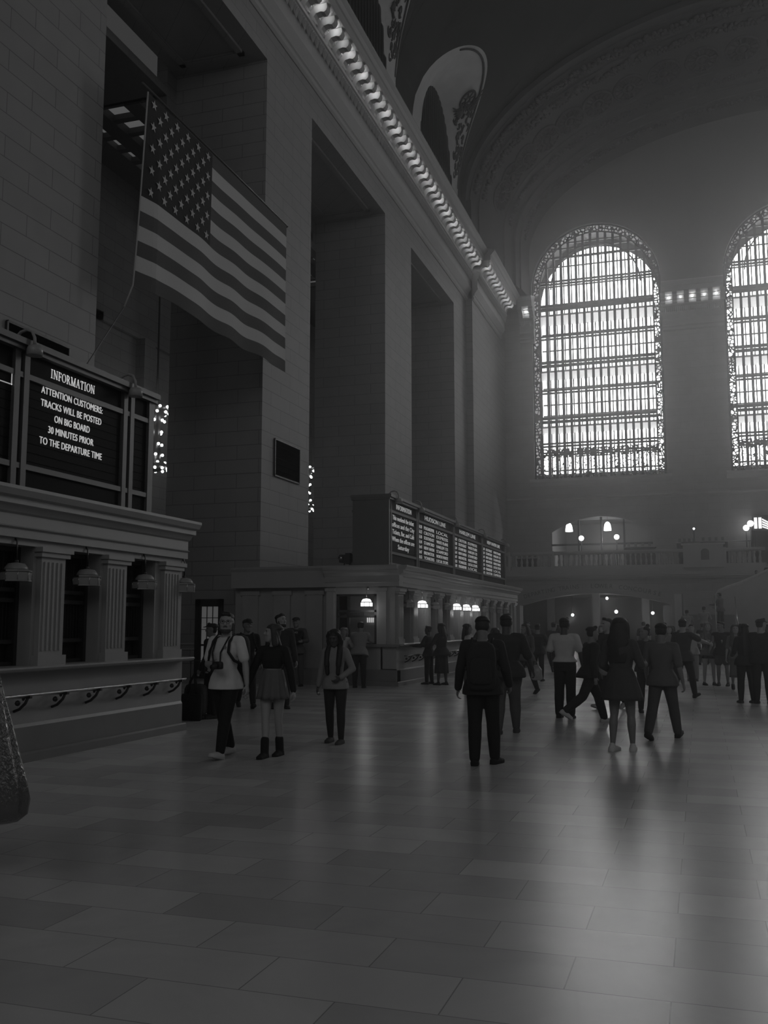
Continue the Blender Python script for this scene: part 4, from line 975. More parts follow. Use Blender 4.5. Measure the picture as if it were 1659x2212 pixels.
    def hand(s, b, i, hold=None):
        H = s.H; sg = (-1, 1)[i]; S0, E, Wr, d = s.arm[i]; n = V((-sg, 0, 0)); n = (n - d * n.dot(d)).normalized(); side = d.cross(n) * (1 if sg > 0 else -1)
        if side.y < 0: side = -side
        cu = s.curl if hold is None else hold; pal = Wr + d * .048 * H
        cap(b, Wr + d * .008 * H, pal, .017 * H, .022 * H, side, .55, .45, 12, 4)
        for k, (o, L, r) in enumerate(((.0165, .040, .0052), (.0058, .044, .0054), (-.0052, .041, .0052), (-.0155, .032, .0046))):
            p = pal + side * o * H + d * .006 * H; a = 0
            for j, fr in enumerate((.42, .33, .25)):
                a += math.radians(cu * (.6 + .25 * j + .1 * k)); dd = d * math.cos(a) + n * math.sin(a); q = p + dd * L * 1.15 * fr * H; cap(b, p, q, r * (1 - .08 * j) * H, r * (.94 - .1 * j) * H, None, 1, 1, 8, 2); p = q
        p = Wr + d * .018 * H + side * .015 * H; q = p + (side * .75 + d * .65 + n * .25).normalized() * .026 * H; cap(b, p, q, .0075 * H, .0062 * H, None, 1, 1, 8, 2)
        cap(b, q, q + (d * .9 + side * .2 + n * .35).normalized() * .022 * H, .0062 * H, .005 * H, None, 1, 1, 8, 2)
    def body(s, m, hold=(None, None)):
        b = MB(); H, B = s.H, s.B; s.head_mesh(b); loft(b, s.torso_rows(), 22, 2.3)
        for i in (0, 1):
            S0, E, Wr, d = s.arm[i]; q = .5 + .5 * B; w_ = 1 if s.sex == 'm' else .86
            cap(b, S0, S0 - s.xs * (-1, 1)[i] * .05 * H, .036 * H * q * w_, .04 * H * q)
            cap(b, S0, E, .031 * H * q * w_, .0235 * H * q * w_); cap(b, E, E.lerp(Wr, .35), .0235 * H * q * w_, .0245 * H * w_); cap(b, E.lerp(Wr, .3), Wr, .024 * H * w_, .0155 * H * w_); s.hand(b, i, hold[i])
            hip, k, a, fd, up = s.leg[i]
            cap(b, hip + V((0, 0, .02 * H)), hip.lerp(k, .35), .054 * H * q, .049 * H * q); cap(b, hip.lerp(k, .3), k, .05 * H * q, .031 * H * q)
            cf = k.lerp(a, .32) - fd * .008 * H; cap(b, k, cf, .030 * H, .0325 * H * q); cap(b, cf, a, .032 * H * q, .018 * H)
            cap(b, a - fd * .012 * H - up * .018 * H, a + fd * .06 * H - up * .022 * H, .02 * H, .022 * H, None, 1, .7); cap(b, a + fd * .06 * H - up * .024 * H, a + fd * .1 * H - up * .027 * H, .022 * H, .016 * H, None, .65, .6)
        return voxel(b, s.vox, 'body', m)
    def shirt(s, m, sleeve='short', hem=-.02, g=.009, flare=0, collar=.306, name='shirt', hood=False):
        b = MB(); H, B = s.H, s.B; rows = s.torso_rows(g, hem - .035, collar, flare)
        loft(b, rows, 24, 2.4)
        for i in (0, 1):
            S0, E, Wr, d = s.arm[i]; q = .5 + .5 * B; w_ = 1 if s.sex == 'm' else .9
            cap(b, S0 - s.xs * (-1, 1)[i] * .055 * H, S0, .044 * H * q, (.031 * q + g) * H * w_)
            if sleeve == 'short': L = [(S0, S0.lerp(E, .72), .032 * q + g, .028 * q + g * 1.3)]
            elif sleeve == 'elbow': L = [(S0, E.lerp(S0, .08), .032 * q + g, .028 * q + g)]
            elif sleeve == 'none': L = []
            else: L = [(S0, E, .032 * q + g, .026 * q + g), (E, E.lerp(Wr, .97), .027 * q + g, .0185 + g)]
            for p, q_, r1, r2 in L: cap(b, p, q_, r1 * H * w_, r2 * H * w_)
        if hood:
            b.ball(s.neck + s.sp * .0 * H - s.ys * .04 * H, .058 * H, .04 * H, .035 * H, 14, 8); cap(b, s.neck + s.ys * .03 * H + s.xs * .02 * H, s.neck - s.ys * .01 * H + s.xs * .045 * H, .018 * H, .022 * H); cap(b, s.neck + s.ys * .03 * H - s.xs * .02 * H, s.neck - s.ys * .01 * H - s.xs * .045 * H, .018 * H, .022 * H)
        return voxel(b, s.vox, name, m)
    def trousers(s, m, to=.97, g=.008, loose=0, name='trousers', top=.05, tg=.003):
        b = MB(); H, B = s.H, s.B; q = .5 + .5 * B; loft(b, s.torso_rows(tg, -.06, top), 22, 2.3)
        for i in (0, 1):
            hip, k, a, fd, up = s.leg[i]; kk = k if to > .5 else hip.lerp(k, to * 2)
            cap(b, hip + V((0, 0, .01 * H)), hip.lerp(k, .3), (.055 * q + g) * H, (.051 * q + g) * H)
            cap(b, hip.lerp(k, .25), kk, (.051 * q + g) * H, (.034 * q + g + loose * .5) * H if to > .5 else (.044 * q + g + loose) * H)
            if to > .5:
                e = k.lerp(a, (to - .5) * 2); cap(b, k, k.lerp(e, .4), (.034 * q + g + loose * .5) * H, (.033 * q + g + loose * .6) * H); cap(b, k.lerp(e, .35), e, (.033 * q + g + loose * .6) * H, (.021 + g + loose) * H)
        return voxel(b, s.vox, name, m)
    def shoe(s, i, m, boot=False, H2=1.0):
        b = MB(); H = s.H; hip, k, a, fd, up = s.leg[i]
        cap(b, a - fd * .016 * H - up * .022 * H, a + fd * .05 * H - up * .022 * H, .0295 * H, .030 * H, None, 1, .8); cap(b, a + fd * .05 * H - up * .025 * H, a + fd * .098 * H - up * .026 * H, .030 * H, .024 * H, None, .8, .62)
        if boot: cap(b, a - up * .015 * H, a.lerp(k, .38), .032 * H, .033 * H)
        else: cap(b, a - up * .015 * H, a - fd * .006 * H + up * .008 * H, .026 * H, .023 * H)
        sd = fd.cross(up)
        P = [(-.045, .018), (-.035, .026), (0, .026), (.05, .029), (.09, .027), (.115, .015)]
        loft(b, [(a + fd * y * H - up * .038 * H, sd * w_ * H, up * .0055 * H) for y, w_ in P], 12, 4)
        return voxel(b, min(s.vox, .012), 'shoe', m, 1)
    def eyes(s, m):
        b = MB()
        for sg in (-1, 1): b.ball(s.hp(sg * .0185, .0475, .0115), .0065 * s.H, .004 * s.H, .0038 * s.H, 8, 6, rot=M3(s))
        return b.mesh('eyes', m)
    def hair(s, m, kind='short'):
        b = MB(); H = s.H
        if kind in ('short', 'fade', 'cap', 'long', 'bun', 'bob', 'wavy'):
            g = {'short': .007, 'fade': .006, 'cap': .006, 'long': .011, 'bun': .008, 'bob': .014, 'wavy': .013}[kind]
            rows = s.head_rows(g, .02, .07, .010 if kind != 'cap' else .004); loft(b, rows, 18)
            # back and sides down to the nape
            zb = -.03 if kind in ('short', 'bun', 'fade', 'cap') else -.05
            loft(b, [(s.hp(0, -.020, zb), s.hs * .036 * H, s.hf * .026 * H), (s.hp(0, -.022, -.01), s.hs * (.046 + g * .4) * H, s.hf * (.030 + g * .6) * H), (s.hp(0, -.020, .015), s.hs * (.046 + g * .6) * H, s.hf * (.036 + g * .6) * H), (s.hp(0, -.012, .04), s.hs * (.043 + g * .5) * H, s.hf * .045 * H)], 16)
            if kind in ('short', 'fade'): cap(b, s.hp(-.018, .026, .056), s.hp(.018, .028, .06), .017 * H, .018 * H)
        if kind in ('long', 'wavy', 'bob'):
            L = {'long': .24, 'wavy': .17, 'bob': .06}[kind]; wd = {'long': 1.0, 'wavy': 1.25, 'bob': .95}[kind]
            top = s.hp(0, -.022, .03); low = s.neck - s.ys * (.066 if s.sex == 'f' else .06) * H - s.sp * L * H; N = 9; rows = []
            for j in range(N):
                k = j / (N - 1); c = top.lerp(low, k) - s.ys * .012 * H * math.sin(k * PI); hw = (.046 + .020 * math.sin(min(1, k * 1.5) * PI * .62) - .03 * max(0, k - .7)) * wd * H * (1 + (.07 * math.sin(k * 17) if kind == 'wavy' else 0))
                rows.append((c, s.hs.lerp(s.xs, k) * hw, s.ys * (.046 - .028 * k) * H))
            loft(b, rows, 18)
            for sg in (-1, 1):
                if kind == 'wavy': cap(b, s.hp(sg * .04, .008, .045), s.hp(sg * .049, -.004, -.0), .018 * H, .022 * H); cap(b, s.hp(sg * .049, -.004, -.0), s.hp(sg * .048, -.02, -.075), .022 * H, .026 * H); continue
                pts = [s.hp(sg * .034, .018, .052), s.hp(sg * .05, .006, .02), s.hp(sg * .053, -.002, -.03)]
                if kind == 'bob': pts += [s.hp(sg * .05, -.006, -.07)]
                else: pts += [s.neck + s.xs * sg * .05 * H + s.ys * .012 * H + s.sp * .02 * H, s.neck + s.xs * sg * .058 * H + s.ys * .05 * H - s.sp * .04 * H, s.neck + s.xs * sg * .056 * H + s.ys * .072 * H - s.sp * (.04 + L * .45) * H, s.neck + s.xs * sg * .05 * H + s.ys * .07 * H - s.sp * (.04 + L * .75) * H]
                for j, (p, q, r) in enumerate(zip(pts[:-1], pts[1:], (.017, .021, .026, .029, .028, .021))): cap(b, p, q, r * wd * H, r * wd * H * .93)
        if kind == 'bun': b.ball(s.hp(0, -.045, .075), .026 * H, seg=12, ringn=8)
        return voxel(b, max(.009, s.vox * .8), 'hair', m, 1)
    def skirt(s, m, length=.2, w0=.092, w1=.14, top=.07, ruffle=.006, name='skirt', depth=.8):
        H = s.H; rings = []; seg_ = 48; N = 8
        mid = (s.leg[0][1] + s.leg[1][1]) / 2; ax = s.pel
        for j in range(N + 1):
            k = j / N; z = top - (length + top) * k; c = s.pel + V((0, (mid.y - s.pel.y) * max(0, k - .2) * .5, z * H)); R = []
            wv = (w0 + (w1 - w0) * k ** .8) * H
            for i in range(seg_):
                a = 2 * PI * i / seg_; rf = ruffle * H * k * math.sin(a * 11 + 1.3 * math.sin(3 * a)); R.append((c.x + (wv + rf) * math.cos(a), c.y + (wv * depth + rf) * math.sin(a), c.z))
            rings.append(R)
        inner = [[(c[0] * .985 + s.pel.x * .015, c[1] * .985, c[2]) for c in R] for R in rings[::-1]]
        b = MB(); b.ring_loft(rings + inner, caps=False); return b.mesh(name, m)
def M3(s): return Matrix((s.hs, s.hf, s.hu)).transposed()
def cloth(g, nm=None): return mat(nm or 'cloth_%02d' % int(round(g * 100)), g, .85, var=.12, scale=14)
SK = {'l': mat('skin_light', .33, .55, var=.05), 'm': mat('skin_mid', .2, .55, var=.05), 'd': mat('skin_dark', .07, .5, var=.05)}
HAIR = {'k': mat('hair_dark', .018, .6, var=.3, scale=40), 'b': mat('hair_brown', .05, .6, var=.3, scale=40), 'f': mat('hair_fair', .16, .6, var=.3, scale=40)}
M_eye = mat('eye_dark', .02, .2)
PEOPLE = []
def person(x, y, heading, F, label, skin='m', hair=('k', 'short'), top=('short', .3), legs=('t', .03), shoes=.03, group=None, hold=(None, None), z=0, extra=None, hem=-.03, flare=.09, hood=False, boot=False, toe=.97, loose=.004, tuck=False):
    root = empty('person', (x, y, z), label, 'person', group); root.rotation_euler = (0, 0, math.radians(heading))
    def P(me): o = bpy.data.objects.new(me.name.split('.')[0], me); COL.objects.link(o); o.parent = root; return o
    P(F.body(SK[skin], hold)); P(F.hair(HAIR[hair[0]], hair[1])); P(F.eyes(M_eye))
    if top[0]: P(F.shirt(cloth(top[1]), top[0], hem, .009, flare, name='jacket' if top[0] == 'jacket' else 'shirt', hood=hood))
    if legs[0] == 't': P(F.trousers(cloth(legs[1]), toe, loose=loose, top=.07 if tuck else .05, tg=.016 if tuck else .003))
    elif legs[0] == 's': P(F.trousers(cloth(legs[1]), .3, loose=.012, name='shorts'))
    elif legs[0] == 'k': P(F.skirt(cloth(legs[1]), *legs[2]))
    for i in (0, 1): P(F.shoe(i, cloth(shoes), boot))
    if extra: extra(F, P)
    return root
WALKL = ((20, 6, 1), (-16, 16, 1)); WALKR = ((-16, 16, 1), (20, 6, 1)); STAND = ((2, 2, 3), (-2, 2, 3))
def W2L(root, v): return root.location + Matrix.Rotation(root.rotation_euler[2], 3, 'Z') @ v
def thing_from(root, name, label, cat, builder, group=None):
    """a thing of its own (bag, camera, backpack) placed in the figure's local frame"""
    e = empty(name, root.location, label, cat, group); e.rotation_euler = root.rotation_euler
    def P(b, nm, m): me = b.mesh(nm, m); o = bpy.data.objects.new(nm, me); COL.objects.link(o); o.parent = e; return o
    builder(P); return e
def rbox(b, c, s, t, u, hw, hd, hh, e=5):
    """rounded soft box"""
    loft(b, [(V(c) + u * hh * k, s * hw * w_, t * hd * w_) for k, w_ in ((-1, .55), (-.93, .85), (-.75, .97), (-.3, 1), (.3, 1), (.7, .95), (.92, .8), (1, .5))], 20, e)
def backpack(root, F, label, g=.02, w_=.085, h=.13, low=.13):
    def bd(P):
        H = F.H; c = F.pel + F.sp * low * H - F.ys * .125 * H; b = MB(); rbox(b, c, F.xs, F.ys, F.sp, w_ * H, .05 * H, h * H); P(b, 'pack', cloth(g))
        b = MB(); rbox(b, c - F.ys * .055 * H - F.sp * .03 * H, F.xs, F.ys, F.sp, w_ * .75 * H, .018 * H, h * .55 * H); P(b, 'front_pocket', cloth(g))
        for sg in (-1, 1):
            b = MB(); X = F.xs * sg * F.shw * .62
            b.tube([tuple(F.neck - F.sp * .02 * H - F.ys * .06 * H + X), tuple(F.neck + F.sp * .018 * H + X), tuple(F.neck - F.sp * .03 * H + F.ys * .062 * H + X), tuple(F.neck - F.sp * .10 * H + F.ys * .088 * H + X * 1.15), tuple(F.neck - F.sp * .16 * H + F.ys * .06 * H + X * 1.6), tuple(F.neck - F.sp * .19 * H - F.ys * .04 * H + X * 1.6)], .013 * H * .8, 6); P(b, 'strap', cloth(g))
    return thing_from(root, 'backpack', label, 'backpack', bd)
def beard(F, P, m):
    b = MB(); rows = [(c + F.hf * .007 * F.H, a_ * 1.02, d_ * .96) for c, a_, d_ in F.head_rows(.004, -.07, -.036)]; loft(b, rows, 18)
    cap(b, F.hp(-.013, .052, -.0235), F.hp(.013, .052, -.0235), .0045 * F.H, .0045 * F.H)
    for sg in (-1, 1): cap(b, F.hp(sg * .041, .012, -.045), F.hp(sg * .045, .010, -.005), .009 * F.H, .006 * F.H)
    P(voxel(b, .009, 'beard', m, 1))
# --- 1 man in white T-shirt with camera and backpack, walking towards the viewer
F = Fig(1.80, 'm', .95, legs=((16, 4, -1), (-10, 14, -1)), arms=((4, 21, 8, 0), (16, 5, 74, 50)), head=(-26, -4), vox=.0105, curl=50, feet=(0, 0))
def x1(F, P):
    H = F.H; b = MB()
    for sg in (-1, 1): b.tube([tuple(F.hp(sg * .019 + .014 * math.cos(a), .056, .010 + .011 * math.sin(a))) for a in [2 * PI * i / 14 for i in range(15)]], .0022, 5); b.tube([tuple(F.hp(sg * .034, .054, .013)), tuple(F.hp(sg * .049, -.002, .012))], .002, 5)
    b.tube([tuple(F.hp(-.006, .057, .012)), tuple(F.hp(.006, .057, .012))], .002, 5); P(b.mesh('glasses', M_black))
    beard(F, P, HAIR['b'])
    b = MB(); c = F.chest + F.sp * .035 * H + F.ys * .083 * H - F.xs * .045 * H; b.tube([tuple(c + F.xs * .018 * math.cos(a) + F.sp * .016 * math.sin(a)) for a in [2 * PI * i / 12 for i in range(13)]], .004, 5)
    b.tube([tuple(c + F.xs * (-.014 + .007 * i) + F.sp * (.022 + .003 * (i % 2))) for i in range(5)], .004, 5); P(b.mesh('chest_emblem', cloth(.16)))
r = person(-5.74, 11.2, 172, F, 'person in white T-shirt and glasses with camera at the belly, walking hand in hand', 'l', ('k', 'fade'), ('short', .62), ('t', .012), .45, hold=(45, 70), extra=x1, hem=-.055, flare=.03)
backpack(r, F, 'black backpack worn by the person in the white T-shirt', .02, .1, .15, .17)
def cm(P):
    H = F.H; h = F.arm[1][2] + F.arm[1][3] * .06 * H; b = MB(); rbox(b, h + V((-.06, .02, 0)), V((1, 0, 0)), V((0, 1, 0)), V((0, 0, 1)), .07, .035, .048); P(b, 'camera_body', M_black)
    b = MB(); b.tube([tuple(h + V((-.06, .03, 0))), tuple(h + V((-.065, .14, -.02)))], .035, 14); P(b, 'lens', M_black)
    b = MB()
    for sg in (-1, 1): b.tube([tuple(F.neck - F.ys * .035 * H + F.xs * sg * .03 * H + F.sp * .01 * H), tuple(F.neck + F.xs * sg * .05 * H + F.ys * .045 * H), tuple(F.chest + F.ys * .09 * H + F.xs * sg * .035 * H + F.xs * .02 * H), tuple(h + V((-.06 + sg * .05, .04, .04)))], .011, 6)
    P(b, 'neck_strap', M_black)
thing_from(r, 'camera', 'black camera on a neck strap held before the white T-shirt', 'camera', cm)
# --- 2 woman in black jumper and frilled skirt
F = Fig(1.66, 'f', .92, legs=((-6, 8, -4), (13, 4, -5)), arms=((-2, 17, 6, 0), (4, 24, 8, 0)), head=(62, 4), vox=.0105, curl=40)
def x2(F, P): P(F.skirt(cloth(.13), .09, .078, .122, .13, .013, 'skirt', .86))
person(-5.2, 11.45, 180, F, 'person in black jumper, short frilled skirt and black boots, looking aside, hand in hand', 'l', ('b', 'wavy'), ('long', .014), (None, 0), .014, boot=True, extra=x2, hem=.125, flare=0)
# --- 3 girl with long hair and pale hoodie
F = Fig(1.58, 'f', .92, legs=((5, 3, 2), (-5, 6, 2)), arms=((-6, 22, 60, 38), (-2, 14, 8, 0)), head=(0, -22), vox=.0105)
person(-4.94, 13.0, 180, F, 'person in pale hoodie and dark leggings with long straight hair, looking down', 'd', ('k', 'long'), ('long', .24), ('t', .03), .06, hem=-.02, hood=True, loose=-.002, flare=.03)
# --- traveller with luggage
F = Fig(1.66, 'm', .9, legs=STAND, arms=((20, 22, 20, 0), (-5, 12, 30, 0)), head=(30, 0), vox=.014)
def xcap(g=.03, back=False):
    def fn(F, P):
        H = F.H; b = MB(); loft(b, F.head_rows(.012, .025, .07, .002), 18); sg = -1 if back else 1
        cap(b, F.hp(0, sg * .035, .035), F.hp(0, sg * .085, .028), .036 * H, .028 * H, F.hs, .18, .15); P(voxel(b, .012, 'cap', cloth(g), 1))
    return fn
r = person(-8.35, 15.75, 150, F, 'person in dark jacket and cap standing beside luggage near the end of the near booth', 'm', ('k', 'short'), ('long', .02), ('t', .02), .03, extra=xcap(), hem=-.08)
t = empty('suitcase', (-8.5, 15.3, 0), 'dark rolling suitcase with raised handle at the end of the near booth', 'suitcase')
b = MB(); rbox(b, V((-8.5, 15.45, .34)), V((1, 0, 0)), V((0, 1, 0)), V((0, 0, 1)), .2, .12, .28); b.build('case', cloth(.03), t)
b = MB(); b.tube([(-8.64, 15.5, .6), (-8.64, 15.5, 1.02), (-8.36, 15.5, 1.02), (-8.36, 15.5, .6)], .012, 6); b.build('pull_handle', M_bronze, t)
for x in (-8.64, -8.36): b = MB(); b.tube([(x - .02, 15.45, .035), (x + .02, 15.45, .035)], .035, 10); b.build('wheel', M_black, t)
t = empty('tote_bag', (-8.45, 15.2, .02), 'black cloth tote bag with two long handles leaning on the suitcase', 'bag')
b = MB(); loft(b, [((-8.45, 15.22, z), V((w_, 0, 0)), V((0, d_, 0))) for z, w_, d_ in ((.0, .17, .04), (.03, .19, .07), (.25, .2, .07), (.42, .2, .05), (.46, .19, .03))], 20, 3); b.build('bag_body', cloth(.012), t)
for dy in (-.02, .03): b = MB(); b.tube([(-8.55, 15.22 + dy, .44), (-8.5, 15.25 + dy, .68), (-8.45, 15.3 + dy, .8), (-8.41, 15.25 + dy, .68), (-8.35, 15.22 + dy, .44)], .012, 6); b.build('handle', cloth(.012), t)
# --- behind the couple
F = Fig(1.76, 'm', 1, legs=WALKL, arms=((-12, 12, 30, 0), (14, 14, 30, 0)), head=(-20, 0), vox=.014)
r = person(-8.72, 17.9, 215, F, 'person in dark clothes and peaked cap walking right behind the white T-shirt', 'm', ('k', 'short'), ('long', .025), ('t', .02), .03, extra=xcap(.03))
backpack(r, F, 'dark backpack on the capped person behind the white T-shirt', .02)
F = Fig(1.84, 'm', 1, legs=STAND, arms=((5, 10, 20, 0), (5, 10, 20, 0)), head=(-35, 8), vox=.014)
def xb(F, P): beard(F, P, HAIR['k'])
person(-8.0, 17.95, 215, F, 'bearded person gazing up, mostly hidden behind the person in the black jumper', 'l', ('k', 'short'), ('long', .03), ('t', .03), .03, extra=xb)
# --- officer
F = Fig(1.84, 'm', 1.12, legs=((2, 2, 5), (-2, 2, 5)), arms=((25, 22, 62, 18), (25, 22, 62, 18)), head=(0, -4), vox=.014)
def xo(F, P):
    H = F.H; b = MB(); loft(b, F.torso_rows(.03, .06, .29), 20, 3); cap(b, F.chest + F.ys * .11 * H - F.sp * .09 * H - F.xs * .05 * H, F.chest + F.ys * .11 * H - F.sp * .09 * H + F.xs * .05 * H, .04 * H, .04 * H); P(voxel(b, .014, 'vest', cloth(.012)))
    b = MB(); loft(b, F.head_rows(.013, .02, .07, .002), 18); cap(b, F.hp(0, .035, .032), F.hp(0, .07, .022), .034 * H, .028 * H, F.hs, .2, .15); P(voxel(b, .012, 'cap', cloth(.03), 1))
    me = text_mesh('POLICE', .058); me.transform(Matrix.Translation(F.chest + F.ys * .112 * H + F.sp * .045 * H) @ Matrix(((-1, 0, 0, 0), (0, 0, 1, 0), (0, 1, 0, 0), (0, 0, 0, 1)))); me.materials.clear(); me.materials.append(cloth(.7, 'patch_white')); me.name = 'vest_lettering'; P(me)
person(-10.5, 24.6, 188, F, 'officer in dark vest lettered POLICE and cap, standing by the far booth end', 'm', ('k', 'cap'), ('long', .07), ('t', .07), .02, extra=xo)
# --- pair at the end window of the far booth
F = Fig(1.58, 'f', .95, lean=12, legs=STAND, arms=((35, 12, 60, 10), (35, 12, 60, 10)), head=(0, -5), vox=.014)
person(-9.12, 24.5, 0, F, 'person with fair hair and pale top at the end window of the far booth', 'l', ('f', 'bob'), ('elbow', .42), ('t', .03), .4)
F = Fig(1.74, 'm', 1.08, lean=16, legs=STAND, arms=((45, 12, 50, 10), (45, 12, 50, 10)), head=(0, -12), vox=.014)
person(-8.62, 24.45, 8, F, 'person in grey striped shirt leaning to the end window of the far booth', 'm', ('k', 'short'), ('short', .22), ('t', .018), .02)
# --- counter customers
F = Fig(1.6, 'm', .95, legs=STAND, arms=((30, 12, 60, 0), (30, 12, 60, 0)), vox=.015)
r = person(-7.3, 26.6, 80, F, 'person in black with small backpack at the first window of the far booth', 'd', ('k', 'short'), ('long', .02), ('t', .02), .02)
F = Fig(1.68, 'f', 1.1, legs=STAND, arms=((30, 12, 60, 0), (30, 12, 60, 0)), head=(-20, 0), vox=.015)
person(-6.85, 26.3, 60, F, 'person in long dark coat at the counter of the far booth', 'd', ('k', 'bob'), ('long', .018), ('k', .018, (.34, .1, .13)), .02, hem=-.05)
F = Fig(1.7, 'm', 1, legs=STAND, arms=((30, 12, 60, 0), (30, 12, 60, 0)), vox=.016)
person(-6.85, 31.5, 60, F, 'person in dark clothes farther along the far booth counter', 'm', ('k', 'short'), ('long', .03), ('t', .02), .02)
# --- large back view with backpack
F = Fig(1.74, 'm', 1.05, legs=((-4, 2, 1), (9, 4, 3)), arms=((4, 14, 18, 0), (6, 14, 34, 0)), head=(0, -14), vox=.0115, feet=(0, 25))
r = person(-2.5, 11.55, 8, F, 'large dark person seen from behind with a black backpack and black trousers', 'm', ('k', 'short'), ('jacket', .02), ('t', .012), .014, hem=-.07, loose=.008)
backpack(r, F, 'big black backpack on the back of the large dark person', .018, .1, .16, .14)
# --- wide person in dark tee
F = Fig(1.8, 'm', 1.3, legs=((-6, 6, 2), (12, 4, 2)), arms=((0, 20, 20, 0), (6, 20, 28, 0)), vox=.013)
person(-2.86, 14.95, 4, F, 'broad person in dark T-shirt and grey jeans seen from behind', 'd', ('k', 'short'), ('elbow', .03), ('t', .085), .06, hem=-.07, flare=.05)
F = Fig(1.66, 'f', 1, legs=STAND, arms=((10, 12, 50, 10), (10, 12, 50, 10)), head=(30, 0), vox=.015)
person(-5.35, 23.0, 300, F, 'person in pale top glimpsed left of the large dark person', 'm', ('k', 'bob'), ('elbow', .5), ('t', .05), .05)
F = Fig(1.58, 'f', 1, legs=WALKL, arms=((10, 12, 30, 0), (-10, 12, 30, 0)), vox=.016)
person(-4.75, 23.4, 0, F, 'person with dark hair glimpsed between the two broad backs', 'm', ('k', 'bob'), ('long', .05), ('t', .03), .03)
F = Fig(1.68, 'f', .95, legs=WALKR, arms=((12, 12, 40, 0), (-12, 12, 30, 0)), head=(20, 0), vox=.015)
person(-4.0, 23.4, 160, F, 'person in mottled grey scarf and dark coat walking this way with a pale bag', 'm', ('b', 'wavy'), ('long', .08), ('t', .03), .02, hem=-.1, flare=.06)
t = empty('shopping_bag', (-3.75, 23.2, .45), 'pale shiny shopping bag carried right of the grey scarf', 'bag')
b = MB(); loft(b, [((-3.72, 23.2, .35 + z), V((w_, 0, 0)), V((0, d_, 0))) for z, w_, d_ in ((0, .1, .05), (.04, .14, .08), (.25, .12, .07), (.36, .05, .03))], 16, 2.5); b.build('bag_body', mat('plastic_bag', .3, .25, var=.3, scale=18), t)
b = MB(); b.tube([(-3.76, 23.2, .7), (-3.74, 23.2, .82), (-3.68, 23.2, .7)], .01, 5); b.build('handle', mat('plastic_bag', .3), t)
F = Fig(1.66, 'm', 1.08, legs=((4, 2, 6), (-8, 4, 6)), arms=((20, 20, 60, 10), (20, 20, 60, 10)), vox=.015)
person(-4.62, 29.1, 350, F, 'person in black with legs apart, alone in the gap left of the white shirt', 'm', ('k', 'short'), ('long', .02), ('t', .02), .02)
# --- white shirt
F = Fig(1.76, 'm', 1.12, legs=((2, 2, 3), (-3, 3, 2)), arms=((0, 16, 30, 10), (0, 16, 30, 10)), head=(0, -5), vox=.013)
person(-2.33, 17.7, 352, F, 'person in white short-sleeved shirt and black trousers seen from behind', 'd', ('k', 'fade'), ('short', .5), ('t', .012), .02, hem=.05, flare=.05, loose=.012, tuck=True)
# --- dark walker with crossed stride
F = Fig(1.66, 'm', 1.08, lean=5, legs=((26, 10, 0), (-26, 28, 0)), arms=((20, 14, 50, 10), (-18, 14, 20, 0)), head=(0, 0), vox=.013)
r = person(-1.82, 17.0, 300, F, 'person in black jacket and white trainers striding to the right', 'm', ('k', 'short'), ('jacket', .022), ('t', .022), .5, hem=-.06, loose=.01)
F = Fig(1.78, 'm', 1, legs=WALKR, arms=((10, 12, 40, 0), (-10, 12, 30, 0)), head=(25, 0), vox=.014)
person(-1.75, 19.9, 150, F, 'person in dark jacket and glasses facing this way behind the striding pair', 'l', ('k', 'short'), ('jacket', .03), ('t', .02), .4, extra=lambda F, P: P(MB().tube([tuple(F.hp(-.03, .055, .012)), tuple(F.hp(.03, .055, .012))], .006, 5).mesh('glasses', M_black)))
# --- dress
F = Fig(1.73, 'f', 1.12, legs=((-3, 6, 1), (7, 4, 1)), arms=((-4, 14, 66, 20), (10, 16, 80, 12)), head=(-14, -4), vox=.012, feet=(0, -20))
def xd(F, P): P(F.skirt(cloth(.055), .145, .083, .168, .10, .005, 'dress_skirt', .88))
r = person(-1.02, 13.35, 340, F, 'person in grey flared dress and white trainers with long dark hair, seen from behind', 'm', ('k', 'wavy'), ('long', .055), (None, 0), .55, extra=xd, hem=.085, flare=0)
t = empty('plastic_bag', (-1.32, 14.6, .9), 'shiny clear plastic bag hanging left of the grey dress', 'bag')
b = MB(); loft(b, [((-1.34, 14.6, .92 + z), V((w_, 0, 0)), V((0, d_, 0))) for z, w_, d_ in ((0, .05, .04), (.05, .09, .06), (.2, .07, .05), (.32, .02, .02), (.36, .035, .01))], 14, 2.2); b.build('bag_body', mat('plastic_bag', .3), t)
b = MB(); b.tube([(-1.36, 14.6, 1.26), (-1.34, 14.6, 1.36), (-1.31, 14.6, 1.26)], .008, 5); b.build('handle', mat('plastic_bag', .3), t)
F = Fig(1.6, 'f', 1.05, legs=STAND, arms=((20, 12, 60, 10), (20, 12, 60, 10)), head=(60, 0), vox=.014)
person(-1.0, 19.3, 190, F, 'person with dark hair up and dark top glimpsed right of the grey dress', 'm', ('k', 'bun'), ('short', .03), ('t', .03), .03)
# --- gray tee walker
F = Fig(1.7, 'm', 1.0, legs=((-24, 8, 2), (22, 2, 2)), arms=((12, 14, 24, 0), (-10, 14, 20, 0)), head=(0, -6), vox=.012)
person(-.55, 14.9, 345, F, 'person in plain grey top and grey trousers in wide stride, seen from behind', 'm', ('k', 'short'), ('elbow', .11), ('t', .075), .03, hem=-.06, loose=.008)
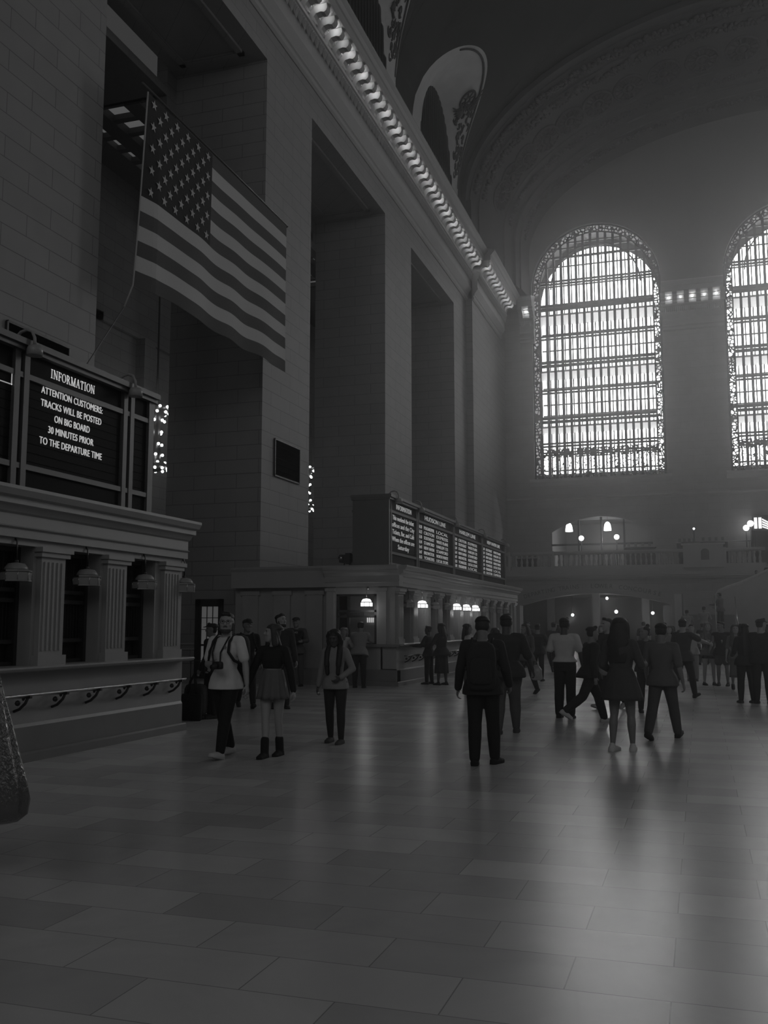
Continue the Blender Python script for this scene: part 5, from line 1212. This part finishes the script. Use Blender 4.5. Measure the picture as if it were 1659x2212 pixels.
# --- right group
F = Fig(1.78, 'm', 1, legs=WALKR, arms=((-5, 12, 30, 0), (62, 22, 12, 0)), head=(-30, 0), vox=.014)
person(-.38, 23.3, 330, F, 'person in dark shirt reaching an arm out to the right', 'l', ('k', 'short'), ('short', .05), ('t', .03), .03)
F = Fig(1.64, 'm', 1, legs=STAND, arms=((10, 12, 60, 0), (10, 12, 60, 0)), vox=.016)
person(-.25, 30.5, 180, F, 'person in pale clothes glimpsed behind the reaching arm', 'l', ('b', 'short'), ('short', .42), ('t', .3), .1)
F = Fig(1.7, 'f', .95, legs=STAND, arms=((40, 14, 60, 10), (40, 14, 60, 10)), head=(20, 0), vox=.016)
person(.2, 28.5, 200, F, 'person in light top and short dark skirt with a bag on the hip', 'l', ('f', 'long'), ('short', .16), ('k', .03, (.1, .085, .11)), .03)
F = Fig(1.72, 'm', 1.05, legs=STAND, arms=((10, 12, 40, 0), (10, 12, 40, 0)), head=(40, 0), vox=.016)
person(.55, 28.3, 170, F, 'person in dark sleeveless top right of the short skirt', 'm', ('k', 'short'), ('none', .02), ('s', .08), .03)
F = Fig(1.66, 'f', .9, legs=WALKL, arms=((10, 12, 20, 0), (-10, 12, 20, 0)), vox=.016)
person(.86, 26.6, 180, F, 'slim person in long pale dress among the right-hand group', 'l', ('b', 'long'), ('elbow', .14), ('k', .14, (.33, .085, .11)), .03)
F = Fig(1.66, 'f', 1.05, legs=STAND, arms=((10, 12, 60, 14), (10, 12, 60, 14)), head=(-20, 0), vox=.014)
person(.9, 22.3, 20, F, 'person in black with long dark hair near the right picture edge', 'm', ('k', 'long'), ('long', .018), ('t', .018), .05)
F = Fig(1.76, 'm', 1.08, legs=STAND, arms=((20, 14, 60, 14), (20, 14, 60, 14)), head=(40, 0), vox=.014)
person(1.22, 22.2, 350, F, 'person in black with dark cap at the right picture edge', 'l', ('k', 'short'), ('long', .018), ('t', .018), .03, extra=xcap(.02))
# --- crowd farther back (each one its own figure)
rnd = random.Random(11)
FAR = [(-4.9, 34.5, 0, 'm', .03, .02, 'person in black far back left of the white shirt'), (-3.6, 38, 180, 'f', .12, .03, 'person in grey top far back over the white shirt shoulder'), (-3.2, 42, 20, 'm', .04, .03, 'small dark figure far back under the left passage lamp'),
       (-2.9, 33.0, 170, 'f', .16, .05, 'person with pale face far back right of the white shirt'), (-2.4, 45, 0, 'm', .05, .04, 'small figure far back under the middle passage lamp'), (-1.2, 47, 180, 'f', .3, .05, 'small pale figure far back below the right passage lamp'),
       (-.7, 44, 10, 'm', .04, .04, 'small dark figure beside the pale banner stand'), (-.9, 31.0, 180, 'f', .2, .04, 'person in light clothes behind the grey-topped walker'), (-6.4, 38, 180, 'm', .06, .03, 'small figure near the far end of the far booth'),
       (-5.6, 40.5, 0, 'f', .03, .03, 'small dark figure walking away near the far booth end'), (.1, 43, 0, 'm', .03, .03, 'small figure in black before the lower steps'), (1.9, 30.0, 180, 'f', .14, .04, 'person in grey right of the black-capped figure'),
       (-4.3, 50, 180, 'm', .1, .03, 'tiny figure entering the low arch at the left'), (-2.0, 53, 0, 'f', .05, .03, 'tiny figure inside the low arch at the right'), (2.1, 24.5, 180, 'm', .03, .02, 'person in dark clothes cut by the right picture edge')]
for k, (x, y, hd, sx, g, g2, lb) in enumerate(FAR):
    F = Fig(1.62 + .12 * (sx == 'm') + rnd.uniform(-.04, .05), sx, rnd.uniform(.92, 1.1), legs=(WALKL, WALKR, STAND)[k % 3], arms=((10, 12, 30, 5), (-6, 12, 20, 5)), head=(rnd.uniform(-40, 40), 0), vox=.018)
    person(x, y, hd + rnd.uniform(-15, 15), F, lb, 'mld'[k % 3], ('kbk'[k % 3], ('short', 'bob')[sx == 'f']), ('long' if k % 2 else 'short', g), ('t', g2), .03)
# --- people on the staircase
for (x, y, z, hd, sx, g, lb) in ((-.55, 50.6, 1.0, 0, 'm', .3, 'x'),): pass
ST = lambda x: 2.1 + .13 * (int((x - 1.3) / .3) + 1)
for (x, y, z, hd, sx, g, hh, lb) in ((3.35, 51.2, None, 190, 'm', .05, 'b', 'person with dark hair leaning over the top of the staircase wall'), (2.75, 51.0, None, 170, 'm', .1, 'k', 'person standing lower behind the staircase wall'),
                                     (.95, 48.4, 1.485, 60, 'm', .12, 'k', 'person with dark round head high on the lower steps'), (.2, 46.95, .825, 0, 'm', .28, 'k', 'person in pale shirt climbing the lower steps'), (-.55, 46.6, .66, 10, 'm', .25, 'k', 'person in light shirt on the lower steps beside the banner stand')):
    F = Fig(1.72 if x > 3 else (1.55 if x > 2 else 1.66), sx, 1, lean=6 if z is None else 0, legs=STAND, arms=((30, 20, 60, 14), (30, 20, 60, 14)), head=(0, -8), vox=.018)
    person(x, y, hd, F, lb, 'm', (hh, 'short'), ('long', g), ('t', .03), .03, z=ST(x) if z is None else z)
# --- person outside the left edge and the big shiny bag
F = Fig(1.72, 'm', 1.1, legs=STAND, arms=((0, 12, 10, 0), (6, 20, 8, 0)), vox=.012, curl=70)
person(-4.8, 5.35, 200, F, 'person in dark coat just outside the left picture edge holding a shiny bag', 'm', ('k', 'short'), ('long', .02), ('t', .02), .02, hem=-.1)
t = empty('gift_bag', (-4.3, 5.2, .42), 'big dark shiny bag with glinting highlights hanging at the left picture edge', 'bag')
rows = []
for z, w_, d_ in ((.0, .09, .05), (.02, .17, .09), (.07, .235, .12), (.16, .25, .13), (.3, .215, .12), (.45, .17, .1), (.62, .12, .07), (.8, .06, .04), (.95, .02, .015)): rows.append((V((-4.27 - .03 * z, 5.2, .41 + z)), V((w_, 0, 0)), V((0, d_, 0))))
rings = []
for c, s_, t_ in rows:
    rings.append([tuple(c + s_ * math.cos(a) * (1 + .05 * math.sin(9 * a)) + t_ * math.sin(a) * (1 + .12 * math.sin(11 * a + c.z * 9))) for a in [2 * PI * i / 60 for i in range(60)]])
b = MB(); b.ring_loft(rings); m, tt, pb = principled('glossy_film'); pb.inputs['Base Color'].default_value = (.12, .12, .12, 1); pb.inputs['Roughness'].default_value = .14; pb.inputs['Coat Weight'].default_value = 1; pb.inputs['Metallic'].default_value = .6; pb.inputs['Specular IOR Level'].default_value = 1
n = tt.nodes.new('ShaderNodeTexNoise'); n.inputs['Scale'].default_value = 34; n.inputs['Detail'].default_value = 3; bp = tt.nodes.new('ShaderNodeBump'); bp.inputs['Strength'].default_value = 1; bp.inputs['Distance'].default_value = .01
tt.links.new(n.outputs['Fac'], bp.inputs['Height']); tt.links.new(bp.outputs[0], pb.inputs['Normal']); tt.links.new(bp.outputs[0], pb.inputs['Coat Normal'])
b.build('bag_body', m, t)
b = MB(); b.tube([(-4.31, 5.2, 1.3), (-4.34, 5.22, 1.42), (-4.36, 5.24, 1.5)], .012, 6); b.build('handle', m, t)
